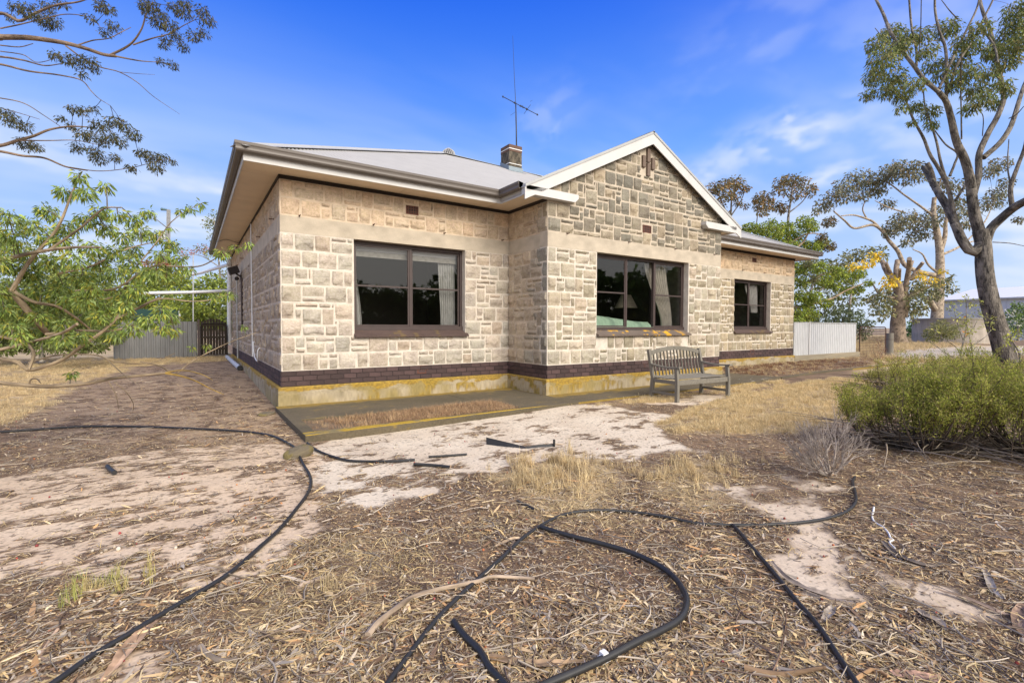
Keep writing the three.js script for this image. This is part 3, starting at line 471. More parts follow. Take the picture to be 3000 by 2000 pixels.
// barge boards, boxed eave returns
{
  const yb = 4.035, yt = 5.815;
  for (const s of [-1, 1]) {
    const xe = MID + s * 3.60, q = (dy0, dy1, z0, z1, name, mat) => { const P = [[xe, yb + dy0], [MID, yt + dy0], [MID, yt + dy1], [xe, yb + dy1]], b = new MB(), a = [z0, z1].map((z) => P.map(([x, y]) => b.v(x, y, z, x * .9, y))); b.quad(...(s < 0 ? [...a[1]].reverse() : a[1])); b.quad(...a[0]); for (let i = 0; i < 4; i++) { const j = (i + 1) % 4; b.quad(a[0][i], a[0][j], a[1][j], a[1][i]); } part(name, b.geo(true), mat); };
    q(-.245, -.012, 1.56, 1.585, 'barge_board', M.white); q(-.012, .045, 1.50, 1.60, 'barge_cap', M.cap);
    const x0 = s < 0 ? 4.04 : 9.64, x1 = s < 0 ? 5.35 : 10.98, sh = new THREE.Shape((s < 0 ? [[x0, 3.905], [x1 - .09, 3.905], [x1, 3.985], [x1, 4.065], [x0, 4.065]] : [[x0 + .09, 3.905], [x1, 3.905], [x1, 4.065], [x0, 4.065], [x0, 3.985]]).map((p) => new THREE.Vector2(...p))), g = new THREE.ExtrudeGeometry(sh, { depth: .16, bevelEnabled: false }); g.translate(0, 0, 1.425); part('boxed_return', g, M.white);
  }
}
// the three upright bricks in the gable, air vents, iron hooks along the band
{
  for (const [x0, x1, y0, y1] of [[7.555, 7.66, 5.19, 5.50], [7.555, 7.66, 4.87, 5.17], [7.40, 7.50, 5.05, 5.32], [7.715, 7.815, 5.05, 5.32]]) { const g = new RoundedBoxGeometry(x1 - x0, y1 - y0, .07, 1, .008); g.translate((x0 + x1) / 2, (y0 + y1) / 2, CZ + .015); part('gable_brick', tint(g, [.185, .130, .098]), M.brick); }
  const vent = (P, x, y, w, h, f = 3) => { const v = group('air_vent'), z = P.o.z, b = new MB(); b.bb(x - w / 2, x + w / 2, y + h / 2 - .022, y + h / 2, z - .02, z + .012); b.bb(x - w / 2, x + w / 2, y - h / 2, y - h / 2 + .022, z - .02, z + .012); for (const s of [-1, 1]) b.bb(x + s * (w / 2 - .011) - .011, x + s * (w / 2 - .011) + .011, y - h / 2 + .022, y + h / 2 - .022, z - .02, z + .012); for (let i = 1; i < 5; i++) b.bb(x - w / 2 + w * i / 5 - .007, x - w / 2 + w * i / 5 + .007, y - h / 2 + .022, y + h / 2 - .022, z - .02, z + .006); for (let i = 1; i < f; i++) b.bb(x - w / 2 + .022, x + w / 2 - .022, y - h / 2 + h * i / f - .006, y - h / 2 + h * i / f + .006, z - .019, z + .005); mesh('grille', b.geo(true), M.terra, v); mesh('back', new MB().bb(x - w / 2 + .01, x + w / 2 - .01, y - h / 2 + .01, y + h / 2 - .01, z - .03, z + .0035).geo(true), M.dark, v); };
  vent(PL.front, 2.39, 3.67, .26, .17); vent(PL.bay, 7.605, 3.655, .29, .18); vent(PL.wing, 14.94, 3.69, .26, .15); vent(PL.front, 2.60, .507, .23, .165); vent(PL.bay, 7.645, .507, .23, .155); vent(PL.wing, 14.90, .515, .24, .17);
  const hook = (p, n) => { const a = p.clone().addScaledVector(n, -.02), e = p.clone().addScaledVector(n, .075); part('hook', new MB().tube([a, e, e.clone().add(V(0, .012, 0)).addScaledVector(n, .012)], .008, .008, 6).bb(p.x - .012, p.x + .012, p.y - .008, p.y + .02, p.z - .012, p.z + .012).geo(true), M.rust); };
  for (const x of [.313, 1.612, 3.083, 4.497]) hook(V(x, 3.288, 0), Z_); for (const x of [5.18, 7.0, 8.63, 10.23]) hook(V(x, 3.285, CZ), Z_); for (const x of [14.21, 15.58, 17.13]) hook(V(x, 3.285, EZ), Z_); for (const z of [-.669, -2.775, -4.958, -6.814, -8.612]) hook(V(0, 3.315, z), V(-1, 0, 0));
}
// chimney with its straps and lead flashing, turbine vent
{
  const c = group('chimney'), x0 = 8.06, x1 = 8.60, z0 = -5.68, z1 = -5.135;
  const dk = texture(256, 512, (i, j, o) => { const n = fbm(i / 40, j / 70, 5), f = fbm(i / 9, j / 9, 3), k = lerp3([.03, .027, .02], [.17, .14, .10], Math.min(1, Math.max(0, n * 1.5 - .35 + (f - .5) * .6))); o[0] = k[0]; o[1] = k[1]; o[2] = k[2]; });
  const mk = (a, b, y0, y1, e, mat, name) => { const g = new RoundedBoxGeometry(b - a + 2 * e, y1 - y0, z1 - z0 + 2 * e, 1, .008); g.translate((a + b) / 2, (y0 + y1) / 2, (z0 + z1) / 2); mesh(name, g, mat, c); };
  const cb = std({ map: rep(dk, 1, 1), bumpMap: grainBump, bumpScale: .01, roughness: .95 }); const cr = std({ color: col(.15, .085, .06), map: rep(grain, 1, 1), roughness: .9 });
  mk(x0, x1, 6.3, 7.52, 0, cb, 'stack'); mk(x0, x1, 7.523, 7.60, .006, cr, 'brick_course'); mk(x0, x1, 7.603, 7.632, .010, M.white2, 'metal_strap'); mk(x0, x1, 7.635, 7.755, .006, cr, 'brick_course'); mk(x0, x1, 7.085, 7.11, .007, M.white2, 'metal_strap');
  const f = new MB(); for (const [a, b, cc, d] of [[x0 - .03, x1 + .03, z1, z1 + .025], [x0 - .03, x0 - .003, z0, z1], [x1 + .003, x1 + .03, z0, z1]]) { const q = [[a, cc], [b, cc], [b, d], [a, d]], lo = q.map(([x, z]) => f.v(x, roofY(x, z) + .01, z, x, z)), hi = q.map(([x, z]) => f.v(x, roofY(x, z) + .16, z, x, z + 1)); f.quad(...hi); for (let i = 0; i < 4; i++) { const j = (i + 1) % 4; f.quad(lo[i], lo[j], hi[j], hi[i]); } }
  const ap = [[x0 - .14, z1 + .18], [x1 + .14, z1 + .18], [x1 + .03, z1 + .026], [x0 - .03, z1 + .026]].map(([x, z]) => f.v(x, roofY(x, z) + .016, z, x, z)); f.quad(...ap); mesh('flashing', f.geo(true), std({ color: col(.26, .32, .36), map: rep(grain, 2, 2), roughness: .5, metalness: .3 }), c);
  const t = group('turbine_vent'), b = new MB(), o = V(6.52, 7.50, -6.77); for (let k = 0; k < 20; k++) { const a = k / 20 * Math.PI * 2, p = []; for (let i = 0; i <= 8; i++) { const e = -1.1 + i / 8 * 2.5, rr = .235 * Math.cos(e); p.push(V(o.x + Math.cos(a + e * .25) * rr, o.y + .235 * Math.sin(e) + .02, o.z + Math.sin(a + e * .25) * rr)); } b.tube(p, .022, .012, 5); } mesh('vane', b.geo(), M.cap, t); mesh('throat', new THREE.CylinderGeometry(.16, .17, .75, 16).translate(o.x, o.y - .2, o.z), M.gutter, t); mesh('dome_cap', new THREE.SphereGeometry(.09, 12, 8).scale(1, .4, 1).translate(o.x, o.y + .245, o.z), M.cap, t);
}
// windows
{
  const win = (P, [u0, u1, y0, y1], cols, rails, open, sillMat) => {
    const w = group('window'), x0 = P.o.x + u0, x1 = P.o.x + u1, zf = P.o.z - .14, f = new MB(), yB = 1.30, F = .05;
    f.bb(x0, x1, y1 - F - .012, y1 - .001, zf - .08, zf); f.bb(x0 + .001, x0 + F, yB + .075, y1 - F - .014, zf - .08, zf); f.bb(x1 - F, x1 - .001, yB + .075, y1 - F - .014, zf - .08, zf); f.bb(x0, x1, yB, yB + .073, zf - .08, zf + .03); mesh('frame', f.geo(true), M.frame, w);
    const n = cols.length, xs = [x0 + F]; let acc = 0; for (const c of cols) { acc += c; xs.push(mix(x0 + F, x1 - F, acc)); } const lo = yB + .075, hi = y1 - F - .014;
    for (let k = 0; k < n; k++) {
      const a = xs[k], c = xs[k + 1], zs = zf - .012 - (k % 2) * .028, s = new MB(), T = .032; if (k) mesh('mullion', new MB().bb(a - .024, a + .024, lo, hi, zf - .075, zf - .004).geo(true), M.frame, w);
      const A = a + (k ? .026 : .002), C = c - (k < n - 1 ? .026 : .002);
      if (!open[k]) { s.bb(A, C, lo + .002, lo + T, zs - .025, zs); s.bb(A, C, hi - T, hi - .002, zs - .025, zs); s.bb(A, A + T, lo + T, hi - T, zs - .025, zs); s.bb(C - T, C, lo + T, hi - T, zs - .025, zs); if (rails[k]) s.bb(A + T, C - T, (lo + hi) / 2 - .016, (lo + hi) / 2 + .016, zs - .026, zs - .001); mesh('sash', s.geo(true), M.frame, w); }
      const pz = open[k] ? zs - .035 : zs - .014; if (rails[k]) { const m = (lo + hi) / 2; for (const [p, q] of [[lo + T, m - .016], [m + .016, hi - T]]) { const g = new THREE.PlaneGeometry(C - A - 2 * T, q - p); g.translate((A + C) / 2, (p + q) / 2, pz); mesh('pane', g, M.glass, w); } } else { const g = new THREE.PlaneGeometry(C - A - .004, hi - lo - .004); g.translate((A + C) / 2, (lo + hi) / 2, pz); mesh('pane', g, M.glass, w); }
    }
    const b = new MB(), e = .045, v = [[zf + .03, yB - .002], [P.o.z + .085, 1.20], [P.o.z + .085, 1.168], [zf - .08, 1.168], [zf - .08, yB - .002]], q = [x0 - .004, x1 + e].map((x) => v.map(([z, y]) => b.v(x, y, z, x, z + y))); for (let i = 0; i < 5; i++) { const j = (i + 1) % 5; b.quad(q[0][i], q[0][j], q[1][j], q[1][i]); } for (const s of q) { b.tri(s[0], s[1], s[2]); b.tri(s[0], s[2], s[3]); b.tri(s[0], s[3], s[4]); } mesh('sill', b.geo(true), sillMat, w);
  };
  const sillLichen = texture(512, 128, (i, j, o) => { const n = fbm(i / 40 + 7, j / 26 + 2, 4), f = vn(i / 2, j / 2); let c = lerp3([.10, .075, .06], [.16, .125, .10], n); c = lerp3(c, [.62, .33, .015], sm(.54, .64, fbm(i / 34 + 31, j / 22 + 9, 4)) * sm(.52, .42, Math.abs(i / 512 - .38))); const m = .85 + .3 * f; o[0] = c[0] * m; o[1] = c[1] * m; o[2] = c[2] * m; });
  const plain = texture(256, 128, (i, j, o) => { const n = fbm(i / 30 + 7, j / 20 + 2, 4), f = vn(i / 2, j / 2); let c = lerp3([.065, .040, .034], [.10, .066, .056], n); c = lerp3(c, [.22, .15, .04], sm(.64, .76, fbm(i / 20 + 3, j / 16 + 60, 4)) * .4); const m = .85 + .3 * f; o[0] = c[0] * m; o[1] = c[1] * m; o[2] = c[2] * m; });
  const sm1 = std({ map: rep(plain, .5, 1.5), roughness: .8 }), sm2 = std({ map: rep(sillLichen, .32, 2.2), bumpMap: grainBump, bumpScale: .004, roughness: .9 });
  win(PL.front, W1, [.5, .5], [1, 1], [0, 0], sm1); win(PL.bay, W2, [.335, .315, .35], [1, 0, 1], [0, 1, 0], sm2); win(PL.wing, W3, [.5, .5], [1, 1], [0, 0], sm1);
  // rooms behind the glass
  const room = std({ color: col(.16, .135, .105), roughness: .9 }), rb = new MB(); rb.bb(.26, 17.4, .50, .56, BACK + .3, -.26); rb.bb(4.95, 10.28, .50, .559, -.25, CZ - .26); part('floor', rb.geo(true), std({ color: col(.10, .07, .05), roughness: .8 }));
  const cb = new MB(); cb.bb(.26, 17.4, 3.40, 3.45, BACK + .3, -.26); cb.bb(4.95, 10.28, 3.40, 3.449, -.25, CZ - .26); part('ceiling', cb.geo(true), room);
  const pb = new MB(); pb.bb(.26, 17.4, .56, 3.39, -4.3, -4.2); pb.bb(4.55, 4.65, .56, 3.39, -4.19, -.27); pb.bb(10.7, 10.8, .56, 3.39, -4.19, -.27); part('partition', pb.geo(true), room);
}

// ---------- concrete path, kerbs, planting bed ----------
{
  const tex = texture(2048, 512, (i, j, o) => {             // x -0.3 .. 12.5, z 0 .. 2.8
    const x = -.3 + i / 2048 * 12.8, z = j / 512 * 2.8, n = fbm(x * 1.1 + 4, z * 2.2, 5), f = vn(x * 60, z * 60), g = fbm(x * 5, z * 7, 4);
    let c = lerp3([.065, .053, .030], [.155, .124, .078], n * .7 + g * .3);
    c = lerp3(c, [.30, .20, .03], sm(.46, .64, g * .55 + n * .25 + .42 * sm(.55, .05, z - (x > 4.6 && x < 10.6 ? 1.42 : 0)) - .05) * .8);
    c = lerp3(c, [.10, .085, .05], sm(.6, .8, fbm(x * 3 + 40, z * 3 + 2, 3)) * .5);
    if (z > 2.43) c = lerp3(c, lerp3([.20, .165, .085], [.44, .285, .02], sm(.42, .60, fbm(x * 3.4 + 6, z * 9, 4) + .10 * sm(.8, 2.0, x))), sm(.1, .5, sm(2.43, 2.5, z)) * .9 * sm(4, 3.6, x));
    const fl = x > 9.4 && x < 12.2 ? sm(.80, .86, fbm(x * 9 + 1, z * 14, 2)) * sm(1.2, 0, Math.abs(x - 10.9)) : 0; c = lerp3(c, [.62, .60, .54], fl);
    const m = .84 + .32 * f; o[0] = c[0] * m; o[1] = c[1] * m; o[2] = c[2] * m;
  });
  const mat = std({ map: rep(tex, 1 / 12.8, 1 / 2.8), bumpMap: rep(grainBump, 2, 2), bumpScale: .005, roughness: .95 }); mat.map.offset.set(.3 / 12.8, 0);
  const slab = (name, pts, y0, y1, parent) => { const s = new THREE.Shape(pts.map(([x, z]) => new THREE.Vector2(x, -z))), g = new THREE.ExtrudeGeometry(s, { depth: y1 - y0 - .012, bevelEnabled: true, bevelSize: .010, bevelThickness: .006, bevelOffset: -.010, bevelSegments: 2 }); g.rotateX(-Math.PI / 2); g.translate(0, y0 + .006, 0); const p = g.attributes.position, u = g.attributes.uv; for (let k = 0; k < p.count; k++) u.setXY(k, p.getX(k), Math.abs(g.attributes.normal.getY(k)) < .5 ? 1.0 + p.getY(k) : Math.min(2.79, Math.max(0, p.getZ(k)))); return mesh(name, g, mat, parent); };
  const path = structure(new THREE.Group()); path.name = 'path'; scene.add(path);
  slab('paving_slab', [[-.11, .05], [3.0, .05], [3.0, 1.49], [.045, 1.49], [.045, 2.452], [-.11, 2.452]], -.32, 0, path);
  slab('paving_slab', [[3.006, .05], [4.63, .05], [4.63, 1.47], [5.6, 1.47], [5.6, 2.46], [3.35, 2.48], [3.35, 1.49], [3.006, 1.49]], -.32, .001, path);
  slab('paving_slab', [[5.606, 1.47], [8.2, 1.47], [8.2, 2.45], [5.606, 2.46]], -.32, -.001, path); slab('paving_slab', [[8.206, 1.47], [10.55, 1.47], [10.55, .6], [12.2, .7], [12.3, 2.16], [10.6, 2.40], [8.206, 2.45]], -.32, 0, path);
  const kerb = structure(new THREE.Group()); kerb.name = 'kerb'; scene.add(kerb);
  slab('kerb_beam', [[-.11, 2.458], [3.345, 2.40], [3.345, 2.50], [-.11, 2.655]], -.32, .003, kerb);
  slab('kerb_beam', [[12.305, 2.06], [15, 1.80], [20, 1.84], [23, 1.90], [26.5, 1.2], [26.5, 1.32], [23, 2.03], [20, 1.97], [15, 1.93], [12.305, 2.19]], -.25, -.01, kerb);
  const rub = structure(mesh('bed_soil', (() => { const b = new MB(), n = 40; for (let j = 0; j <= 6; j++) for (let i = 0; i <= n; i++) { const x = mix(.03, 3.36, i / n), z = mix(1.48, 2.47, j / 6); b.v(x, -.035 + .03 * (fbm(x * 4, z * 4, 3) - .5), z, x, z); } for (let j = 0; j < 6; j++) for (let i = 0; i < n; i++) { const a = j * (n + 1) + i; b.quad(a, a + n + 1, a + n + 2, a + 1); } return b.geo(); })(), std({ color: col(.30, .215, .135), map: rep(grain, 2, 2), bumpMap: rep(grainBump, 3, 3), bumpScale: .02, roughness: 1 }), scene));
}

// ---------- things indoors, seen through the windows ----------
const cloth = (c, t = .0) => new THREE.MeshPhysicalMaterial({ color: col(...c), roughness: .95, side: THREE.DoubleSide, transmission: t, thickness: 0, map: rep(grain, 2, 2) });
function curtain(label, top, bot, y0, y1, z, folds, c, group) {
  const b = new MB(), n = folds * 8; for (let j = 0; j <= 12; j++) for (let i = 0; i <= n; i++) { const t = j / 12, s = i / n, k = t < .62 ? 0 : (t - .62) / .38, x0 = mix(top[0], bot[0], sm(0, 1, t)), x1 = mix(top[1], bot[1], sm(0, 1, t)); b.v(mix(x0, x1, s), mix(y1, y0, t), z + .03 * Math.sin(s * folds * 6.283 + t * 1.5), s, t); }
  for (let j = 0; j < 12; j++) for (let i = 0; i < n; i++) { const a = j * (n + 1) + i; b.quad(a, a + n + 1, a + n + 2, a + 1); }
  tag(mesh('curtain', b.geo(), cloth(c, .15), scene), label, 'curtain', group);
}
curtain('pale grey curtain at the right edge of the wide left window', [3.10, 3.50], [3.16, 3.50], 1.4, 2.95, -.36, 7, [.82, .82, .78]);
curtain('narrow white curtain at the left edge of the wide left window', [1.26, 1.34], [1.26, 1.48], 1.4, 2.9, -.36, 3, [.8, .8, .76]);
curtain('cream curtain gathered aside in the gable window above the green bed', [7.95, 8.75], [8.6, 8.98], 1.4, 2.93, CZ - .36, 9, [.85, .80, .70]);
curtain('white curtain in the right half of the small window near the fence', [14.95, 15.75], [15.35, 15.75], 1.9, 2.9, EZ - .34, 6, [.8, .78, .74]);
{
  const t = thing('roller_blind', 'white roller blind rolled up across the top of the wide left window', 'blind'); mesh('slat', new MB().bb(1.30, 3.50, 2.83, 2.93, -.31, -.30).geo(true), M.white2, t); mesh('slat', new MB().bb(1.30, 3.50, 2.72, 2.825, -.305, -.295).geo(true), cloth([.5, .48, .42]), t);
  const bed = thing('bed', 'bed with a pale green cover just inside the open gable window', 'bed'); const b = new MB(), nx = 40, nz = 16; for (let j = 0; j <= nz; j++) for (let i = 0; i <= nx; i++) { const s = i / nx, q = j / nz, x = mix(5.4, 8.75, s), z = mix(1.10, -.6, q), e = Math.min(1, Math.min(s, 1 - s) * 12, q * 6 + .15); b.v(x, .62 + e * (.98 + .06 * Math.sin(s * 5 + .7) - .05 * sm(.5, .95, s)) + .012 * fbm(x * 6, z * 6, 2), z, x, z); } for (let j = 0; j < nz; j++) for (let i = 0; i < nx; i++) { const a = j * (nx + 1) + i; b.quad(a, a + 1, a + nx + 2, a + nx + 1); } mesh('bedspread', b.geo(), cloth([.55, .80, .58]), bed); mesh('mattress', new RoundedBoxGeometry(2.9, .55, 1.5, 2, .06).translate(6.9, .95, .2), cloth([.55, .55, .5]), bed);
  const lamp = thing('table_lamp', 'table lamp with a beige conical shade inside the gable window', 'lamp', [8.35, 0, .1]); mesh('lamp_shade', new THREE.CylinderGeometry(.13, .30, .34, 24, 1, true).translate(0, 2.05, 0), cloth([.55, .47, .36], .2), lamp); mesh('stem', new THREE.CylinderGeometry(.02, .025, .75, 10).translate(0, 1.52, 0), M.dark, lamp); mesh('base', new THREE.LatheGeometry([[0, 0], [.1, 0], [.1, .03], [.03, .06], [.02, .1]].map((p) => new THREE.Vector2(...p)), 16).translate(0, 1.15, 0), M.dark, lamp);
  const tb = thing('bedside_table', 'dark bedside table under the lamp inside the gable window', 'table', [8.35, .56, .1]); mesh('top', new RoundedBoxGeometry(.5, .03, .45, 1, .008).translate(0, .575, 0), M.frame, tb); for (const [a, c] of [[-1, -1], [1, -1], [1, 1], [-1, 1]]) mesh('leg', new THREE.BoxGeometry(.04, .56, .04).translate(a * .21, .28, c * .18), M.frame, tb);
}

// ---------- the weathered bench ----------
{
  const t = thing('garden_bench', 'weathered grey slatted wooden bench beside the concrete path', 'bench', [7.06, -.075, 3.05], -.065), L = 1.62, hw = L / 2, zb = -.30, zf = .33; t.scale.setScalar(.96);
  const w = (name, f) => { const b = new MB(); f(b); mesh(name, b.geo(true), M.wood, t); };
  const rb = (x0, x1, y0, y1, z0, z1) => { const g = new RoundedBoxGeometry(x1 - x0, y1 - y0, z1 - z0, 1, .006); g.translate((x0 + x1) / 2, (y0 + y1) / 2, (z0 + z1) / 2); return g; };
  for (const s of [-1, 1]) {
    const x = s * (hw - .035);
    w('rear_leg', (b) => { b.bar(V(x, 0, zb - .05), V(x, .46, zb), .07, .065, undefined, V(1, 0, 0)); b.bar(V(x, .45, zb), V(x, 1.04, zb - .13), .062, .058, undefined, V(1, 0, 0)); });
    w('front_leg', (b) => { b.bar(V(x, 0, zf), V(x, .44, zf), .07, .062, undefined, V(1, 0, 0)); b.bar(V(x, .43, zf), V(x, .70, zf - .03), .066, .055, undefined, V(1, 0, 0)); });
    w('armrest', (b) => { const P = []; for (let k = 0; k <= 10; k++) { const q = k / 10; P.push([mix(zb - .05, zf + .07, q), .745 - .035 * Math.sin(q * Math.PI * .9) - .012 * q]); } for (let k = 0; k < 10; k++) b.bar(V(x, P[k][1], P[k][0]), V(x, P[k + 1][1], P[k + 1][0] + .002), mix(.055, .085, k / 10), .03, undefined, V(0, 1, 0)); });
    mesh('stretcher', rb(x - .02, x + .02, .15, .20, zb - .01, zf - .03), M.wood, t); mesh('side_rail', rb(x - .018, x + .018, .38, .45, zb + .03, zf - .035), M.wood, t);
  }
  mesh('front_rail', rb(-hw + .07, hw - .07, .365, .465, zf - .02, zf + .02), M.wood, t); mesh('back_rail', rb(-hw + .07, hw - .07, .44, .50, zb - .03, zb + .005), M.wood, t);
  for (let k = 0; k < 6; k++) mesh('seat_slat', rb(-hw + .02, hw - .02, .468 - .006 * (k === 2 || k === 3) + .002 * k, .488 - .006 * (k === 2 || k === 3) + .002 * k, zb + .05 + k * .096, zb + .05 + k * .096 + .078), M.wood, t);
  w('top_rail', (b) => { const n = 22; for (let k = 0; k < n; k++) { const p = (q) => { const x = mix(-hw + .05, hw - .05, q), c = 1 - (2 * q - 1) ** 2; return V(x, .955 + .105 * c, zb - .118 - .008 * c); }; b.bar(p(k / n), p((k + 1) / n).add(V(.002, 0, 0)), .035, .085, undefined, V(0, 1, 0)); } });
  for (let k = 0; k < 14; k++) { const q = (k + 1) / 15, x = mix(-hw + .05, hw - .05, q), c = 1 - (2 * q - 1) ** 2; w('back_slat', (b) => b.bar(V(x, .47, zb - .015), V(x, .925 + .105 * c, zb - .112), .030, .016, undefined, V(1, 0, 0))); }
}

// ---------- fence, gates, posts ----------
function corrugated(x0, x1, y0, y1, z, per, amp, jag, rnd, ux = X_, o = V(0, 0, 0)) { const b = new MB(), st = per / 10, n = Math.round((x1 - x0) / st), nn = Z_.clone().applyAxisAngle(V(0, 1, 0), Math.atan2(-ux.z, ux.x)); let pv = null; for (let i = 0; i <= n; i++) { const u = x0 + i * st, a = amp * Math.tanh(2.6 * Math.cos(2 * Math.PI * u / per)), p = o.clone().addScaledVector(ux, u).addScaledVector(nn, z + a), t = jag ? (rnd() - .5) * jag : 0, q = [b.v(p.x, y0, p.z, u, y0), b.v(p.x, y1 + t, p.z, u, y1)]; if (pv) b.quad(pv[0], q[0], q[1], pv[1]); pv = q; } return b.geo(); }
{
  const t = thing('metal_fence', 'white corrugated metal fence joining the right end of the house', 'fence'), z = EZ;
  mesh('sheet', corrugated(17.76, 18.90, .30, 1.545, z, .127, .026), std({ color: col(.64, .645, .645), map: rep(faint, .7, .7), roughness: .5 }), t); mesh('sheet', corrugated(18.92, 23.18, .295, 1.53, z - .02, .164, .034), std({ color: col(.62, .63, .64), map: rep(faint, .7, .7), roughness: .5 }), t);
  mesh('post', new MB().bb(18.885, 18.93, .28, 1.56, z + .012, z + .035).geo(true), M.white, t); mesh('post', new MB().bb(17.71, 17.755, .28, 1.55, z - .03, z + .02).geo(true), M.cap, t); mesh('top_rail', new MB().bb(17.76, 23.2, 1.545, 1.575, z - .05, z + .015).geo(true), M.cap, t);
  mesh('concrete_base', new RoundedBoxGeometry(5.7, .42, .16, 1, .01).translate(20.56, .09, z), std({ color: col(.36, .31, .22), map: rep(grain, 1, 1), bumpMap: grainBump, bumpScale: .006, roughness: .95 }), t);
  const g = thing('wire_gate', 'rusty tubular gate with wire mesh between the white fence and a timber post', 'gate'), gx = 23.55, gw = 2.9, y0 = .06, y1 = 1.40, b = new MB(), r = .14, P = [V(gx, y0, z)]; P.push(V(gx, y1 - r, z), V(gx + r * .3, y1 - r * .3, z), V(gx + r, y1, z), V(gx + gw - r, y1, z), V(gx + gw - r * .3, y1 - r * .3, z), V(gx + gw, y1 - r, z), V(gx + gw, y0, z)); b.tube(P, .022, .022, 7).tube([V(gx, y0, z), V(gx + gw, y0, z)], .022, .022, 7); mesh('frame', b.geo(), M.rust, g);
  const m = new MB(); for (let k = 1; k < 19; k++) { const x = gx + gw * k / 19; m.tube([V(x, y0, z), V(x, y1, z)], .005, .005, 4); } for (let k = 1; k < 11; k++) { const y = mix(y0, y1, k / 11); m.tube([V(gx, y, z), V(gx + gw, y, z)], .005, .005, 4); } mesh('wire_mesh', m.geo(), M.rust, g);
  const p = thing('timber_post', 'round grey timber gate post right of the rusty wire gate', 'post', [26.95, gy(26.95, -.2), EZ]); mesh('post', new THREE.CylinderGeometry(.155, .165, 1.22, 14).translate(0, .60, 0), M.wood, p); mesh('wire_tie', new THREE.TorusGeometry(.165, .008, 5, 18).rotateX(Math.PI / 2).translate(0, .9, 0), M.rust, p);
}
{
  // the rear corner on the left: sheet fence, timber gate
  const z = BACK + .2, rnd = rng(8), y = .30, px = (x, zz) => at(x, 1000, (EYE.z - zz) / .832).x, X = (p) => { const d = ray(p, 990), k = (z - EYE.z) / d.z; return EYE.x + d.x * k; };
  const t = thing('iron_sheet_fence', 'old grey corrugated iron fence left of the brown timber gate', 'fence'); const x0 = X(330), x1 = X(577); const sheets = 5; for (let k = 0; k < sheets; k++) mesh('sheet', corrugated(mix(x0, x1, k / sheets), mix(x0, x1, (k + 1) / sheets), .26, 1.52 + (rnd() - .5) * .03, z + .006 * (k % 2), .13, .014, 0), std({ color: col(...(() => { const f = .85 + rnd() * .3; return [.235 * f, .238 * f, .24 * f]; })()), map: rep(grain, .6, .25), roughness: .6, metalness: .15 }), t);
  mesh('post', new MB().bb(x1 + .01, x1 + .08, .2, 1.6, z - .08, z - .02).geo(true), M.frame, t);
  const g = thing('timber_gate', 'brown timber paling gate in a dark tube frame at the left rear house corner', 'gate'), a = X(587), b = X(664), n = 9; for (let k = 0; k < n; k++) { const q = a + (b - a) * k / n, w = (b - a) / n; mesh('paling', new MB().bb(q + .006, q + w - .006, .32, 1.50 + .13 * Math.sin((k + .5) / n * Math.PI) + (rnd() - .5) * .03, z - .02, z).geo(true), std({ color: col(...(() => { const f = .8 + rnd() * .5; return [.19 * f, .145 * f, .11 * f]; })()), map: rep(woodMap, 2, 1), roughness: .9 }), g); }
  for (const yy of [.50, .92, 1.36]) mesh('rail', new MB().bb(a, b, yy, yy + .07, z + .001, z + .035).geo(true), std({ color: col(.20, .16, .125), map: woodMap, roughness: .9 }), g);
  mesh('tube_frame', new MB().tube([V(a, .25, z + .05), V(a, 1.34, z + .05), V(a + .03, 1.43, z + .05), V(a + .12, 1.46, z + .05), V(b - .12, 1.46, z + .05), V(b - .03, 1.43, z + .05), V(b, 1.34, z + .05), V(b, .25, z + .05)], .024, .024, 7).geo(), M.dark, g);
  // white water pipes overhead and the downpipe
  const pz = (p, q, zz) => { const d = ray(p, q), k = (zz - EYE.z) / d.z; return EYE.clone().addScaledVector(d, k); };
  tag(mesh('downpipe', new MB().tube([pz(671, 757, BACK + .1), pz(671, 1010, BACK + .1)], .075, .075, 10).geo(), M.pvc, scene), 'white vertical downpipe on the left rear corner of the house', 'pipe');
  tag(mesh('water_pipe', new MB().tube([pz(669, 851, BACK + .25), pz(560, 856, BACK + .25), pz(400, 859, BACK + .25)], .055, .055, 10).geo(), M.pvc, scene), 'straight white overhead water pipe running level from the downpipe to the left', 'pipe');
  tag(mesh('water_pipe', new MB().tube([pz(668, 775, BACK + .2), pz(590, 798, BACK - 2), pz(505, 816, BACK - 4)], .06, .06, 10).geo(), M.pvc, scene), 'upper sloping white water pipe meeting the downpipe under the eave', 'pipe');
  const fl = thing('flood_light', 'dark flood light on a bracket high on the shaded side wall', 'lamp', [-.02, 2.93, -7.35]); mesh('head', new THREE.BoxGeometry(.26, .20, .34).rotateZ(.35).translate(-.20, .08, 0), M.dark, fl); mesh('bracket', new MB().bar(V(.02, -.12, 0), V(-.18, .02, 0), .04, .04).bb(-.03, .02, -.2, -.05, -.05, .05).geo(true), M.dark, fl); mesh('sensor', new THREE.SphereGeometry(.06, 12, 8).translate(-.12, -.16, .02), M.dark, fl);
  const cond = (zz, y0, y1, r, m, label) => tag(mesh('conduit', new MB().tube([V(-.035, y1, zz), V(-.035, y0, zz)], r, r, 7).geo(), m, scene), label, 'conduit');
  cond(-4.3, .62, 3.86, .016, M.pvc, 'thin white conduit nearest the front corner on the side wall'); cond(-8.9, .2, 3.2, .025, M.cap, 'pale grey conduit farther back on the side wall behind the flood light'); cond(-7.1, 1.4, 2.8, .03, M.frame, 'brown conduit dropping from the flood light to a small box');
  tag(mesh('junction_box', new RoundedBoxGeometry(.16, .14, .16, 1, .02).translate(-.07, 1.32, -7.1), M.gutter, scene), 'small grey junction box under the brown conduit on the side wall', 'box');
